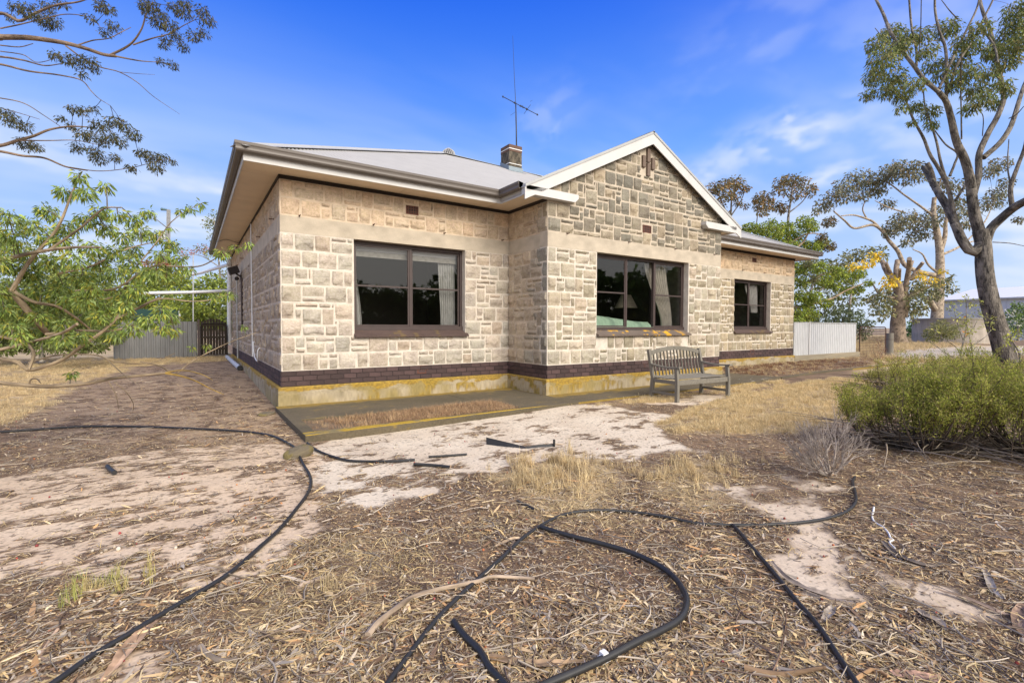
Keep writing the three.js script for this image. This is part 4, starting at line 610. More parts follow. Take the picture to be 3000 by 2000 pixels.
  const br = new MB(); for (const [za, zb] of [[-3.5, -2.6]]) br.tube([V(-.06, .98, za), V(-.09, 1.02, za + .02), V(-.10, .92, za + .05), V(-.09, .70, za + .15), V(-.08, .62, za + .3), V(-.08, .60, zb - .2), V(-.10, .66, zb - .05), V(-.09, .86, zb), V(-.05, .9, zb - .02)], .012, .012, 6, undefined, .04); tag(mesh('hose_bracket', br.geo(), M.pvc, scene), 'curved white wire bracket low on the side wall near the corner', 'bracket');
  const A = gp(664, 1046, .05), Bp = gp(702, 1080, .06), pp = thing('drain_pipe', 'short pale grey plastic drain pipe lying beside the side wall footing', 'pipe'); mesh('pipe', new MB().tube([A, Bp], .065, .065, 14, undefined, 0, 0, null, false).geo(), new THREE.MeshStandardMaterial({ color: col(.62, .66, .72), roughness: .4, side: THREE.DoubleSide }), pp); const e = Bp.clone().add(Bp.clone().sub(A).normalize().multiplyScalar(.10)); mesh('socket', new MB().tube([Bp, e], .075, .075, 14).geo(), M.hose, pp);
  const wires = new MB(); wires.tube([V(-.70, 4.10, -8.0), V(-.62, 3.93, -8.05), V(-.4, 3.93, -7.6), V(-.03, 3.91, -7.9)], .010, .010, 5, undefined, .1); tag(mesh('cable', wires.geo(), M.gutter, scene), 'thin cable sagging under the soffit of the side eave', 'cable');
}

// ---------- aerial on the chimney, solar panels behind the ridge ----------
{
  const t = thing('tv_aerial', 'tall thin television aerial strapped to the chimney', 'aerial', [8.55, 7.755, -5.43]), k = std({ color: col(.02, .02, .022), roughness: .5 });
  mesh('mast', new MB().tube([V(.02, -.3, 0), V(.01, .6, 0), V(-.02, 1.60, 0)], .026, .020, 7).tube([V(-.02, 1.55, 0), V(-.09, 2.6, 0), V(-.16, 3.95, 0)], .012, .005, 6).geo(), k, t);
  const boom0 = V(-.66, 1.66, .1), boom1 = V(1.06, 1.50, -.1); mesh('boom', new MB().tube([boom0, boom1], .014, .014, 6).geo(), k, t);
  for (const [q, L, dy] of [[.02, .05, 0], [.33, .22, .04], [.5, .24, .03], [.56, .30, .06], [.66, .34, .1], [.68, .4, -.1], [.97, .06, 0]]) { const c = boom0.clone().lerp(boom1, q); mesh('element', new MB().tube([c.clone().add(V(-L * .35, -dy - L * .3, L)), c.clone().add(V(L * .35, dy + L * .3, -L))], .007, .007, 5).tube([c.clone().add(V(0, -.03, 0)), c.clone().add(V(0, .03, 0))], .022, .022, 6).geo(), k, t); }
  mesh('element', new MB().tube([V(-.45, .98, .3), V(-.05, 1.3, 0)], .005, .005, 5).tube([V(.62, 1.85, 0), V(.85, 2.02, -.2)], .005, .005, 5).geo(), k, t); mesh('cable', new MB().tube([V(-.02, 1.58, .02), V(-.045, 1.1, .03), V(-.02, .6, .03), V(.03, .05, .03)], .008, .008, 5, undefined, .1).geo(), k, t);
  for (let i = 0; i < 4; i++) { const p = thing('solar_panel', `solar panel edge above the ridge, ${['leftmost, left of the chimney', 'second from the left, behind the chimney', 'third, just right of the chimney', 'rightmost, next to the gable'][i]}`, 'solar panel', [7.35 + i * .86, roofY(8, RIDGE_Z) + .07, -6.42], 0, 'solar panels behind the roof ridge'); p.rotation.x = .16; mesh('panel', new THREE.BoxGeometry(.84, .02, 1.0), M.hose, p); mesh('frame', new MB().bb(-.425, .425, .011, .04, .485, .505).bb(-.425, -.41, .011, .04, -.5, .484).bb(.41, .425, .011, .04, -.5, .484).geo(true), M.white2, p); mesh('clamp', new THREE.BoxGeometry(.03, .05, .03).translate(.43, .0, .50), M.gutter, p); }
}

// ---------- trees and shrubs ----------
const Z5 = ([x, y, ...r]) => [2100 + x / 2.24, 400 + y / 2.24, ...r.map((q) => q / 2.24)], Z8 = ([x, y, ...r]) => [2400 + x / 1.96, y / 1.96, ...r.map((q) => q / 1.96)];
const Z6 = ([x, y, ...r]) => [x / 1.8026, 380 + y / 1.8026, ...r.map((q) => q / 1.8026)], Z7 = ([x, y, ...r]) => [x / 3.136, y / 3.136, ...r.map((q) => q / 3.136)];
const GUM = [[.13, .155, .045], [.10, .125, .038], [.17, .185, .062], [.18, .155, .06], [.075, .092, .03]], BROWN = [[.16, .105, .05], [.10, .085, .04], [.20, .125, .05], [.085, .08, .045], [.13, .12, .06]],
  LIME = [[.20, .255, .035], [.14, .19, .03], [.27, .31, .045], [.085, .115, .025], [.21, .21, .055], [.17, .215, .03]], GREEN = [[.10, .155, .035], [.07, .11, .03], [.14, .20, .05], [.05, .08, .025]], OLIVE = [[.15, .15, .065], [.11, .115, .05], [.19, .18, .09]], YEL = [[.50, .33, .02], [.38, .28, .03], [.30, .27, .045], [.55, .40, .05]], RED = [[.24, .085, .055], [.16, .09, .05], [.13, .14, .05]],
  WILLOW = [[.18, .235, .045], [.125, .18, .035], [.24, .30, .08], [.28, .27, .045], [.085, .125, .03], [.21, .27, .10]];
const LEAFK = 1.8;
function leaves(b, rnd, c, R, n, { L, Wd, pal, droop = .3, flat = .8, out = .8, bright }) {
  const o = V(0, 0, 0), d = V(0, 0, 0), s = V(0, 0, 0);
  for (let k = 0; k < n; k++) {
    d.set(rnd() - .5, rnd() - .5, rnd() - .5).normalize(); const q = Math.pow(rnd(), .45) * R; o.set(c.x + d.x * q, c.y + d.y * q * flat, c.z + d.z * q);
    d.set(d.x * out + (rnd() - .5) * 1.3, d.y * out + (rnd() - .5) * 1.1 - droop, d.z * out + (rnd() - .5) * 1.3).normalize();
    s.set(rnd() - .5, rnd() - .5, rnd() - .5).cross(d).normalize();
    const p = pal[(rnd() * pal.length) | 0], m = (.6 + .8 * rnd()) * (bright ?? LEAFK), z = .7 + .6 * rnd(); b.leaf(o, d, s, L * z, Wd * z, [p[0] * m, p[1] * m, p[2] * m]);
  }
}
function tree({ name = 'tree', label, category = 'tree', group, depth, conv = (q) => q, limbs, clusters = [], leaf, bark = M.barkGum, tintBark = [1, 1, 1], spread = 1.5, cspread = 1.2, cover = .8, twig = .4, seed = 1, seg = 9, base, rough = 0, twigs = 4, crown = 'crown', twigTint = [.11, .085, .065] }) {
  const rnd = rng(seed), nodes = [], made = [];
  limbs.forEach((l, n) => {
    const P = l.p.map(conv); let d0 = l.d ?? depth;
    if (n && l.d === undefined) { let best = 1e9; for (const q of nodes) { const e = (q[0] - P[0][0]) ** 2 + (q[1] - P[0][1]) ** 2; if (e < best) { best = e; d0 = q[2]; } } }
    const s = l.s ?? (n ? (rnd() - .5) * 2 * spread : 0), pts = P.map(([x, y], k) => { const t = k / (P.length - 1); nodes.push([x, y, d0 + s * t * t]); return at(x, y, d0 + s * t * t); });
    for (let k = 0; k < P.length - 1; k++) { const a = P[k], c = P[k + 1]; for (let q = 1; q < 4; q++) nodes.push([mix(a[0], c[0], q / 4), mix(a[1], c[1], q / 4), d0 + s * ((k + q / 4) / (P.length - 1)) ** 2]); }
    made.push({ pts, r: l.r, main: l.main, tint: l.tint });
  });
  const root = base || made[0].pts[0], t = thing(name, label, category, [root.x, root.y, root.z], 0, group), off = root.clone().negate(), sh = (g) => g.translate(off.x, off.y, off.z);
  const trunk = new MB(), tw = new MB();
  made.forEach((q, k) => { const own = new MB(); (k === 0 ? trunk : own).tube(q.pts, q.r[0], q.r[1], k === 0 || q.main ? seg + 3 : seg, q.tint || tintBark, Math.max(.05, q.r[0] * 1.2), rough, rnd); if (k) mesh(q.main ? 'limb' : 'branch', sh(own.geo()), bark, t); });
  mesh('trunk', sh(trunk.geo()), bark, t);
  const groups = new Map();
  for (const cl of clusters) {
    const [x, y, rp, dz = null, opt] = [...conv(cl.slice(0, 3)), cl[3], cl[4]]; let best = 1e9, nn = nodes[0]; for (const q of nodes) { const e = (q[0] - x) ** 2 + (q[1] - y) ** 2; if (e < best) { best = e; nn = q; } }
    const d = nn[2] + (dz ?? (rnd() - .5) * 2 * cspread), c = at(x, y, d), R = rp * d / FOCAL, lf = { ...leaf, ...(opt || {}) }, from = at(nn[0], nn[1], nn[2]);
    const key = lf.part || crown; if (!groups.has(key)) groups.set(key, new MB()); const b = groups.get(key);
    const n = Math.round((lf.cover ?? cover) * Math.PI * R * R / (lf.L * lf.Wd * .62)); leaves(b, rnd, c, R, n, lf);
    if (twig) { const r = Math.max(.004, R * .028 * twig), mid = from.clone().lerp(c, .55).add(V(0, R * .25 * (rnd() - .2), 0)); tw.tube([from, mid, c], r * 1.5, r * .8, 4, twigTint, R * .3); for (let k = 0; k < twigs; k++) { const e = c.clone().add(V(rnd() - .5, (rnd() - .4) * .8, rnd() - .5).normalize().multiplyScalar(R * (.6 + .4 * rnd()))); tw.tube([from.clone().lerp(c, .5 + .4 * rnd()), c.clone().lerp(e, .4).add(V(0, R * .1, 0)), e], r * .8, r * .3, 3, twigTint, R * .4); } }
  }
  if (tw.n) stuff(mesh('twigs', sh(tw.geo()), M.twig, t));
  for (const [k, b] of groups) mesh(k, sh(b.geo()), M.leaf, t);
  return t;
}
// the big gum in the right foreground
tree({
  name: 'gum_tree', label: 'large dark barked gum tree leaning over the green shrub at the right edge', depth: 15, conv: Z8, bark: M.barkDark, spread: 2.2, cspread: 1.0, cover: 1.35, seed: 11, tintBark: [.60, .575, .545], seg: 9, twig: .35, rough: .05,
  limbs: [
    { p: [[1110, 2150], [1075, 2060], [1040, 1930], [995, 1780], [960, 1620], [948, 1500], [945, 1400], [925, 1320]], r: [0.281, 0.195] },
    { p: [[925, 1340], [895, 1230], [880, 1130], [870, 1040], [840, 920], [790, 810], [760, 680], [730, 580], [690, 530]], r: [0.156, 0.066], main: 1, s: -1 }, { p: [[935, 1400], [885, 1450], [830, 1390], [785, 1290], [740, 1190], [690, 1110], [650, 1040], [605, 960]], r: [0.140, 0.086], main: 1, s: 1.5 },
    { p: [[960, 1390], [990, 1310], [1040, 1260], [1110, 1200], [1176, 1160], [1290, 1110]], r: [0.133, 0.101], main: 1, s: -1.5 },
    { p: [[660, 1040], [640, 970], [622, 935]], r: [0.078, 0.066], s: 0 }, { p: [[790, 1300], [760, 1150], [735, 1060], [690, 970], [640, 890], [600, 790], [545, 690], [505, 590], [490, 510]], r: [0.074, 0.023] }, { p: [[740, 1060], [700, 930], [675, 810], [640, 700], [612, 620], [600, 520]], r: [0.047, 0.017] }, { p: [[752, 1010], [780, 940], [795, 880], [730, 830], [660, 740]], r: [0.039, 0.016] }, { p: [[785, 1150], [830, 1080], [850, 1040]], r: [0.039, 0.035] },
    { p: [[690, 530], [600, 450], [540, 370], [470, 280], [410, 180], [370, 80], [330, 0], [290, -90]], r: [0.058, 0.031] }, { p: [[560, 380], [562, 300], [535, 170], [522, 40], [515, -80]], r: [0.035, 0.023] }, { p: [[575, 330], [585, 160], [588, 20], [590, -80]], r: [0.014, 0.009] }, { p: [[730, 580], [735, 430], [725, 270], [690, 170], [668, 60], [668, -60]], r: [0.048, 0.027] }, { p: [[690, 510], [740, 400], [800, 270], [860, 150], [910, 40], [930, -60]], r: [0.039, 0.023] }, { p: [[745, 520], [800, 360], [890, 220], [950, 100], [1000, 0], [1030, -70]], r: [0.039, 0.023] },
    { p: [[480, 310], [390, 240], [322, 160]], r: [0.017, 0.009] }, { p: [[890, 1110], [918, 1000], [920, 890], [970, 770], [1030, 660], [1062, 560], [1040, 430], [1012, 300], [985, 180], [940, 60], [915, -60]], r: [0.094, 0.039], main: 1, s: 1 }, { p: [[945, 905], [1040, 820], [1090, 750], [1120, 680], [1150, 580], [1180, 490], [1230, 390]], r: [0.078, 0.047] }, { p: [[1110, 1190], [1102, 1080], [1140, 960], [1178, 860], [1200, 760]], r: [0.066, 0.039] },
    { p: [[1100, 1060], [1085, 960], [1092, 800]], r: [0.023, 0.012] }, { p: [[1000, 1390], [1090, 1395], [1180, 1412]], r: [0.016, 0.009] }, { p: [[820, 800], [818, 640], [815, 480], [820, 300]], r: [0.022, 0.012] }, { p: [[940, 780], [945, 680], [900, 610]], r: [0.014, 0.008] }, { p: [[910, 130], [1000, 250], [1030, 360]], r: [0.031, 0.023] }, { p: [[800, 110], [760, 70], [705, 0]], r: [0.016, 0.009] }, { p: [[1090, 680], [1130, 660], [1178, 610]], r: [0.016, 0.011] },
  ],
  clusters: [[330, 250, 60], [420, 190, 70], [370, 350, 85], [320, 440, 62], [285, 540, 42], [430, 450, 75], [480, 540, 60], [400, 520, 55], [480, 270, 60], [430, 270, 70], [620, 290, 60], [660, 370, 55], [640, 640, 55], [650, 710, 40], [560, 610, 45], [740, 160, 70], [800, 350, 70], [780, 480, 60], [860, 420, 70], [900, 520, 65], [870, 620, 50], [950, 560, 60], [1010, 590, 40], [1080, 250, 100], [1130, 150, 80], [1090, 340, 70], [1000, 290, 60], [930, 160, 60], [1150, 60, 80], [1060, 480, 45], [820, 240, 60], [600, 200, 55], [520, 200, 50], [700, 430, 45], [560, 480, 55], [1160, 240, 60], [1090, 520, 36], [470, 620, 35], [540, 700, 26], [980, 420, 60], [880, 260, 60]],
  leaf: { L: .115, Wd: .017, pal: GUM, droop: .75, flat: .8, out: .4 },
});
// the pale spreading gum behind it
tree({
  name: 'gum_tree', label: 'pale trunked gum tree with wide spreading crown behind the lopped tree', depth: 58, conv: Z5, spread: 5, cspread: 3, cover: .85, seed: 21, tintBark: [1.25, 1.15, 1.0], twig: .4, twigs: 3,
  limbs: [{ p: [[1435, 1400], [1440, 1290], [1450, 1150], [1462, 980], [1468, 830], [1462, 720], [1445, 610], [1425, 500], [1430, 400]], r: [.75, .22] }, { p: [[1468, 760], [1500, 650], [1505, 560], [1530, 470]], r: [.30, .14] }, { p: [[1430, 910], [1310, 880], [1235, 840], [1190, 750], [1130, 680], [1090, 620], [1030, 580], [900, 600], [840, 550], [770, 490]], r: [.30, .08], main: 1 }, { p: [[1090, 625], [1030, 560], [960, 530], [900, 515], [820, 520]], r: [.15, .06] }, { p: [[990, 545], [960, 480], [975, 420]], r: [.09, .05] }, { p: [[1460, 900], [1390, 840], [1350, 770], [1290, 740]], r: [.16, .05] }, { p: [[1470, 780], [1560, 740], [1640, 700], [1720, 680]], r: [.16, .06] }, { p: [[1425, 520], [1330, 450], [1230, 380], [1120, 300], [1000, 260]], r: [.14, .05] }, { p: [[1430, 450], [1460, 320], [1490, 230]], r: [.12, .05] }, { p: [[1240, 500], [1120, 460], [1040, 420]], r: [.10, .04] }, { p: [[1640, 690], [1760, 560], [1820, 420]], r: [.1, .05] }, { p: [[1445, 1150], [1400, 1080], [1380, 1060]], r: [.35, .3] }],
  clusters: [[930, 270, 85], [1000, 330, 80], [870, 370, 75], [770, 400, 80], [700, 450, 60], [655, 490, 30], [1080, 270, 80], [1150, 230, 85], [1230, 215, 85], [1290, 260, 80], [1320, 180, 40], [1170, 185, 45], [1120, 440, 50], [1240, 540, 85], [1180, 580, 75], [1150, 620, 60], [1330, 560, 85], [1420, 560, 60], [1300, 640, 60], [1390, 640, 50], [1560, 500, 70], [1620, 570, 60], [1810, 430, 75], [1840, 370, 60], [1860, 180, 70], [1790, 230, 60], [1560, 330, 70], [1480, 300, 60], [1600, 420, 60], [820, 320, 60], [960, 400, 45], [1900, 300, 50], [1680, 480, 60], [1460, 480, 60], [1990, 540, 40], [1250, 690, 45], [1060, 350, 60]],
  leaf: { L: .36, Wd: .09, pal: [[.12, .125, .075], [.09, .095, .055], [.16, .155, .10], [.17, .13, .07]], droop: .6, flat: .75, out: .4 },
});
// the lopped tree with new yellow growth
tree({
  name: 'lopped_tree', label: 'thick trunked lopped tree with sawn stubs and yellow flowering regrowth', depth: 43, conv: Z5, spread: 2, cspread: 1.6, cover: 1.0, seed: 31, tintBark: [.85, .74, .63], seg: 8, rough: .12,
  limbs: [{ p: [[1195, 1372], [1192, 1330], [1190, 1200], [1200, 1080], [1190, 960]], r: [.66, .34] }, { p: [[1230, 1180], [1260, 1060], [1330, 1010], [1420, 980]], r: [.30, .08] }, { p: [[1180, 990], [1145, 930], [1110, 870], [1090, 820]], r: [.26, .2], main: 1 }, { p: [[1185, 960], [1180, 880], [1188, 815]], r: [.22, .2], main: 1 }, { p: [[1230, 1060], [1250, 940], [1264, 860], [1266, 800]], r: [.22, .18], main: 1 }, { p: [[1160, 930], [1125, 860], [1112, 828]], r: [.16, .14] }, { p: [[1270, 940], [1320, 870], [1355, 826]], r: [.17, .15] }, { p: [[1200, 940], [1205, 870]], r: [.12, .1] }, { p: [[1275, 860], [1290, 818]], r: [.1, .09] }, { p: [[1180, 1060], [1080, 1040], [1020, 960]], r: [.14, .05] }, { p: [[1160, 1330], [1120, 1365]], r: [.35, .15], main: 1 }, { p: [[1225, 1330], [1262, 1368]], r: [.3, .12], main: 1 }],
  clusters: [[1045, 780, 42, null, { pal: YEL, part: 'blossom' }], [1000, 830, 42, null, { pal: YEL, part: 'blossom' }], [930, 850, 42, null, { pal: YEL, part: 'blossom' }], [885, 860, 26, null, { pal: YEL, part: 'blossom' }], [1140, 950, 55, null, { pal: YEL, part: 'blossom' }], [1110, 1000, 40, null, { pal: YEL, part: 'blossom' }], [1320, 910, 48, null, { pal: YEL, part: 'blossom' }], [1400, 940, 38, null, { pal: YEL, part: 'blossom' }], [1460, 960, 36, null, { pal: YEL, part: 'blossom' }], [1490, 880, 22, null, { pal: YEL, part: 'blossom' }],
    [1090, 1060, 80], [1070, 1130, 62], [1180, 1050, 70], [1280, 1000, 80], [1380, 1000, 70], [1320, 1080, 75], [1410, 1050, 50], [1270, 1150, 50], [1340, 1140, 48], [1500, 960, 50], [1550, 1000, 35], [1130, 1150, 45], [1020, 1060, 40], [1460, 1020, 45], [1300, 1200, 26], [1080, 1190, 26], [1550, 920, 22]],
  leaf: { L: .27, Wd: .075, pal: [[.13, .14, .06], [.10, .105, .05], [.19, .17, .07], [.075, .085, .045], [.20, .19, .12]], droop: .5, out: .5 },
});
tree({ name: 'olive_tree', label: 'dull olive crowned tree showing left of the yellow regrowth', depth: 52, conv: Z5, cover: 1.0, seed: 33, limbs: [{ p: [[870, 1330], [880, 1050], [920, 880]], r: [.16, .07] }, { p: [[915, 900], [860, 830]], r: [.1, .05] }], clusters: [[900, 790, 65], [835, 820, 55], [980, 770, 60], [1060, 755, 50], [850, 870, 40], [1080, 790, 40], [770, 850, 40]], leaf: { L: .32, Wd: .09, pal: OLIVE, droop: .3 } });
tree({ name: 'olive_tree', label: 'muted olive tree filling in behind the lime green tree', depth: 55, conv: Z5, cover: 1.1, seed: 34, spread: 2, cspread: 3, limbs: [{ p: [[600, 1340], [610, 1100], [640, 900]], r: [.25, .1] }, { p: [[620, 1050], [760, 960], [840, 930]], r: [.1, .05] }], clusters: [[560, 880, 60], [640, 850, 60], [700, 960, 60], [600, 1040, 65], [760, 1040, 60], [840, 980, 50], [540, 1140, 60], [660, 1140, 65], [760, 1130, 55], [900, 1010, 45], [850, 1080, 50], [720, 830, 40], [780, 900, 45], [930, 1080, 40]], leaf: { L: .30, Wd: .085, bright: 1.45, pal: [[.15, .165, .05], [.11, .125, .04], [.19, .20, .065], [.08, .09, .03]], droop: .3 } });
// the lime green tree by the end of the house
tree({
  name: 'pepper_tree', label: 'bright lime green airy tree rising beyond the right end of the house', depth: 38, conv: Z5, spread: 3, cspread: 2.5, cover: 1.9, seed: 41, twig: .5, bark: M.barkDark, tintBark: [1.1, .9, .7],
  limbs: [{ p: [[440, 1340], [445, 1150], [450, 900], [460, 760], [470, 640]], r: [.30, .1] }, { p: [[450, 1120], [560, 1115], [660, 1090], [760, 1060], [850, 1010], [960, 965]], r: [.11, .04] }, { p: [[455, 900], [600, 960], [700, 900], [820, 890]], r: [.12, .04] }, { p: [[455, 780], [330, 660], [240, 600]], r: [.1, .04] }, { p: [[460, 760], [560, 700], [620, 600]], r: [.1, .04] }, { p: [[480, 700], [590, 640], [700, 640]], r: [.08, .03] }],
  clusters: [[225, 600, 48], [300, 610, 55], [380, 620, 60], [450, 600, 60], [420, 670, 65], [520, 650, 60], [580, 560, 55], [620, 590, 48], [560, 730, 70], [640, 720, 60], [700, 700, 45], [540, 860, 55], [560, 960, 55], [535, 1050, 48], [550, 1150, 62], [620, 1170, 55], [640, 1050, 55], [700, 930, 60], [760, 960, 55], [820, 900, 52], [880, 930, 50], [780, 880, 48], [850, 1010, 36], [930, 1000, 36], [940, 900, 40], [680, 860, 50], [480, 720, 50], [360, 560, 30], [600, 1090, 45], [1000, 960, 30], [720, 1090, 40], [180, 600, 22], [540, 1220, 40], [740, 720, 40, null, { pal: BROWN }], [690, 660, 36, null, { pal: BROWN }], [740, 560, 44, null, { pal: BROWN }], [610, 830, 40, null, { pal: OLIVE }], [640, 930, 34, null, { pal: OLIVE }]],
  leaf: { L: .17, Wd: .05, bright: 1.55, pal: LIME, droop: .35, out: .5 },
});
const tall = { name: 'gum_tree', depth: 70, conv: Z5, spread: 2, cspread: 2.5, cover: .95, twig: .35, bark: M.barkDark, leaf: { L: .42, Wd: .10, pal: BROWN, droop: .4, flat: .8, out: .4 }, group: undefined };
tree({ ...tall, label: 'tall brown crowned gum just right of the gable barge board', seed: 51, limbs: [{ p: [[60, 1330], [70, 900], [90, 640], [95, 480], [100, 380]], r: [.35, .1] }, { p: [[92, 560], [40, 440], [10, 360]], r: [.12, .05] }, { p: [[95, 520], [160, 420], [190, 340]], r: [.1, .05] }], clusters: [[-30, 350, 50], [10, 330, 55], [60, 310, 52], [100, 300, 48], [140, 300, 48], [170, 340, 42], [60, 390, 52], [110, 370, 55], [195, 335, 28], [130, 430, 32], [185, 450, 30], [-10, 420, 40], [30, 450, 36], [70, 500, 24]] });
tree({ ...tall, label: 'tallest brown topped gum with two separate heads above the lime tree', seed: 52, limbs: [{ p: [[460, 1340], [465, 900], [468, 640], [472, 520], [490, 400], [500, 300]], r: [.38, .1] }, { p: [[466, 640], [380, 600], [270, 600], [268, 520], [280, 440]], r: [.14, .05] }, { p: [[475, 500], [560, 430], [620, 350]], r: [.1, .05] }], clusters: [[420, 300, 48], [460, 280, 48], [510, 280, 50], [555, 305, 55], [610, 340, 42], [640, 335, 24], [540, 370, 46], [460, 350, 52], [410, 340, 36], [285, 400, 48], [330, 390, 46], [270, 450, 45], [330, 450, 55], [300, 490, 42], [385, 450, 40], [420, 460, 42], [430, 490, 26], [250, 410, 26], [500, 400, 30], [620, 380, 22]] });
// low trees and bushes farther off
const bush = (o) => tree({ name: 'bush', category: 'bush', depth: 30, conv: Z5, spread: .6, cspread: .8, cover: 1.1, twig: .4, twigs: 2, bark: M.barkDark, ...o });
bush({ label: 'dark grey green dome shaped bush behind the white metal fence', depth: 37, seed: 61, limbs: [{ p: [[830, 1340], [830, 1250], [830, 1180]], r: [.14, .06] }], clusters: [[830, 1170, 55], [760, 1180, 50], [900, 1180, 52], [700, 1210, 45], [960, 1220, 50], [830, 1230, 60], [900, 1260, 55], [980, 1280, 40], [770, 1240, 50], [860, 1130, 35], [800, 1130, 30], [940, 1150, 26], [1010, 1230, 30], [960, 1310, 30], [690, 1250, 40]], leaf: { L: .17, Wd: .05, pal: [[.085, .105, .055], [.065, .085, .045], [.11, .13, .07]], droop: .2 } });
bush({ label: 'small round green tree in the paddock between the lopped tree and the tank', depth: 66, seed: 62, limbs: [{ p: [[1315, 1345], [1300, 1310], [1290, 1270]], r: [.16, .08] }], clusters: [[1270, 1250, 38], [1300, 1235, 34], [1310, 1270, 34], [1255, 1285, 30], [1320, 1215, 20], [1290, 1300, 26]], leaf: { L: .3, Wd: .1, pal: [[.12, .19, .05], [.085, .145, .04], [.16, .24, .07]], droop: .2 } });
bush({ label: 'olive shrub standing in front of the concrete tank', depth: 25, seed: 63, limbs: [{ p: [[1480, 1345], [1475, 1300], [1470, 1260]], r: [.05, .03] }], clusters: [[1440, 1270, 42], [1390, 1290, 34], [1490, 1250, 42], [1540, 1270, 40], [1450, 1310, 40], [1510, 1300, 42], [1400, 1320, 28], [1560, 1300, 34], [1570, 1250, 26], [1480, 1220, 24], [1430, 1235, 20]], leaf: { L: .10, Wd: .028, pal: [[.14, .145, .055], [.10, .11, .045], [.19, .18, .07]], droop: .0 } });
bush({ label: 'dark green bush with small white flowers right of the dark gum trunk', depth: 27, seed: 64, limbs: [{ p: [[1980, 1340], [1980, 1280], [1980, 1200]], r: [.07, .04] }], clusters: [[1930, 1170, 44], [1990, 1140, 50], [1960, 1230, 50], [2020, 1200, 50], [1940, 1280, 40], [2010, 1270, 46], [2040, 1130, 40], [1970, 1100, 24], ...[[1930, 1160, 40], [1990, 1150, 46], [1960, 1220, 44], [2010, 1200, 46]].map((q) => [...q, null, { pal: [[.62, .60, .50]], part: 'flowers', L: .07, Wd: .05, cover: .16 }])], leaf: { L: .12, Wd: .035, pal: GREEN, droop: .1 } });
bush({ name: 'sapling', label: 'spindly sapling with a few orange flowers before the dark gum trunk', depth: 11, seed: 65, cover: .22, limbs: [{ p: [[1680, 1620], [1650, 1530], [1610, 1490], [1605, 1420], [1630, 1310], [1640, 1230], [1640, 1120], [1638, 1060]], r: [.018, .006] }, { p: [[1610, 1480], [1520, 1430], [1450, 1380], [1390, 1340]], r: [.012, .005] }, { p: [[1610, 1450], [1570, 1380], [1480, 1320], [1430, 1270]], r: [.010, .004] }, { p: [[1625, 1420], [1700, 1360], [1770, 1310], [1800, 1270]], r: [.010, .004] }, { p: [[1625, 1330], [1690, 1250], [1720, 1180]], r: [.008, .004] }, { p: [[1620, 1340], [1580, 1220], [1560, 1130]], r: [.008, .004] }], clusters: [[1560, 1130, 40], [1540, 1100, 30], [1570, 1180, 34], [1640, 1090, 40], [1640, 1060, 26], [1690, 1120, 34], [1720, 1090, 34], [1710, 1180, 30], [1640, 1170, 30], [1780, 1200, 42], [1790, 1250, 38], [1620, 1220, 34], [1670, 1270, 30], [1440, 1270, 26], [1630, 1285, 8, 0, { pal: [[.65, .26, .02]], part: 'flowers', L: .05, Wd: .025, cover: 1.2 }], [1648, 1305, 7, 0, { pal: [[.6, .22, .02]], part: 'flowers', L: .05, Wd: .025, cover: 1.2 }], [1625, 1185, 6, 0, { pal: [[.5, .16, .02]], part: 'flowers', L: .04, Wd: .02, cover: 1.2 }]], leaf: { L: .06, Wd: .013, pal: [[.26, .28, .07], [.19, .21, .06], [.32, .31, .09]], droop: -.3 } });
bush({ name: 'sapling', label: 'yellow green sapling with a crooked stem right of the dark gum trunk', depth: 11, seed: 66, cover: .5, limbs: [{ p: [[2010, 1600], [1995, 1520], [1990, 1430], [1960, 1370], [1930, 1330]], r: [.03, .012] }], clusters: [[1935, 1320, 34], [1960, 1280, 26], [1985, 1310, 22], [1900, 1360, 20], [2000, 1400, 30]], leaf: { L: .055, Wd: .014, pal: [[.30, .30, .04], [.22, .25, .05]], droop: -.2 } });
bush({ name: 'weed', label: 'dead reddish weed in front of the rusty wire gate', category: 'weed', depth: 20, seed: 67, cover: .25, limbs: [{ p: [[1070, 1470], [1066, 1400], [1060, 1330]], r: [.008, .004] }, { p: [[1070, 1470], [1095, 1400], [1105, 1340]], r: [.008, .004] }, { p: [[1068, 1470], [1030, 1410], [1035, 1360]], r: [.008, .004] }, { p: [[1072, 1470], [1080, 1420], [1085, 1350]], r: [.007, .004] }], clusters: [[1070, 1440, 34], [1060, 1380, 26], [1095, 1400, 24], [1040, 1420, 24], [1080, 1350, 18]], leaf: { L: .06, Wd: .012, pal: [[.17, .085, .05], [.22, .13, .08]], droop: -.3 } });
// far belt of trees along the horizon
{ const b = new MB(), rnd = rng(70); for (let k = 0; k < 150; k++) { const x = 60 + rnd() * 500, z = -10 - rnd() * 30 - (x - 60) * .55 + (k % 3 ? 0 : 40 + x * .5), h = 3 + rnd() * 6; leaves(b, rnd, V(x + 120, h * .55 - .5, z - 60), h, 220, { L: 1.5, Wd: .5, pal: [[.07, .085, .05], [.05, .065, .045], [.09, .10, .06]], droop: 0, flat: .6 }); } for (let k = 0; k < 110; k++) { const x = -150 + rnd() * 190, z = -130 - rnd() * 60, h = 3 + rnd() * 6; leaves(b, rnd, V(x, h * .5, z), h, 220, { L: 1.5, Wd: .5, pal: [[.07, .085, .05], [.05, .065, .045], [.09, .10, .06]], droop: 0, flat: .6 }); } stuff(tag(mesh('distant_trees', b.geo(), M.leaf, scene), 'low dark belt of trees far off along the horizon', 'trees')); }

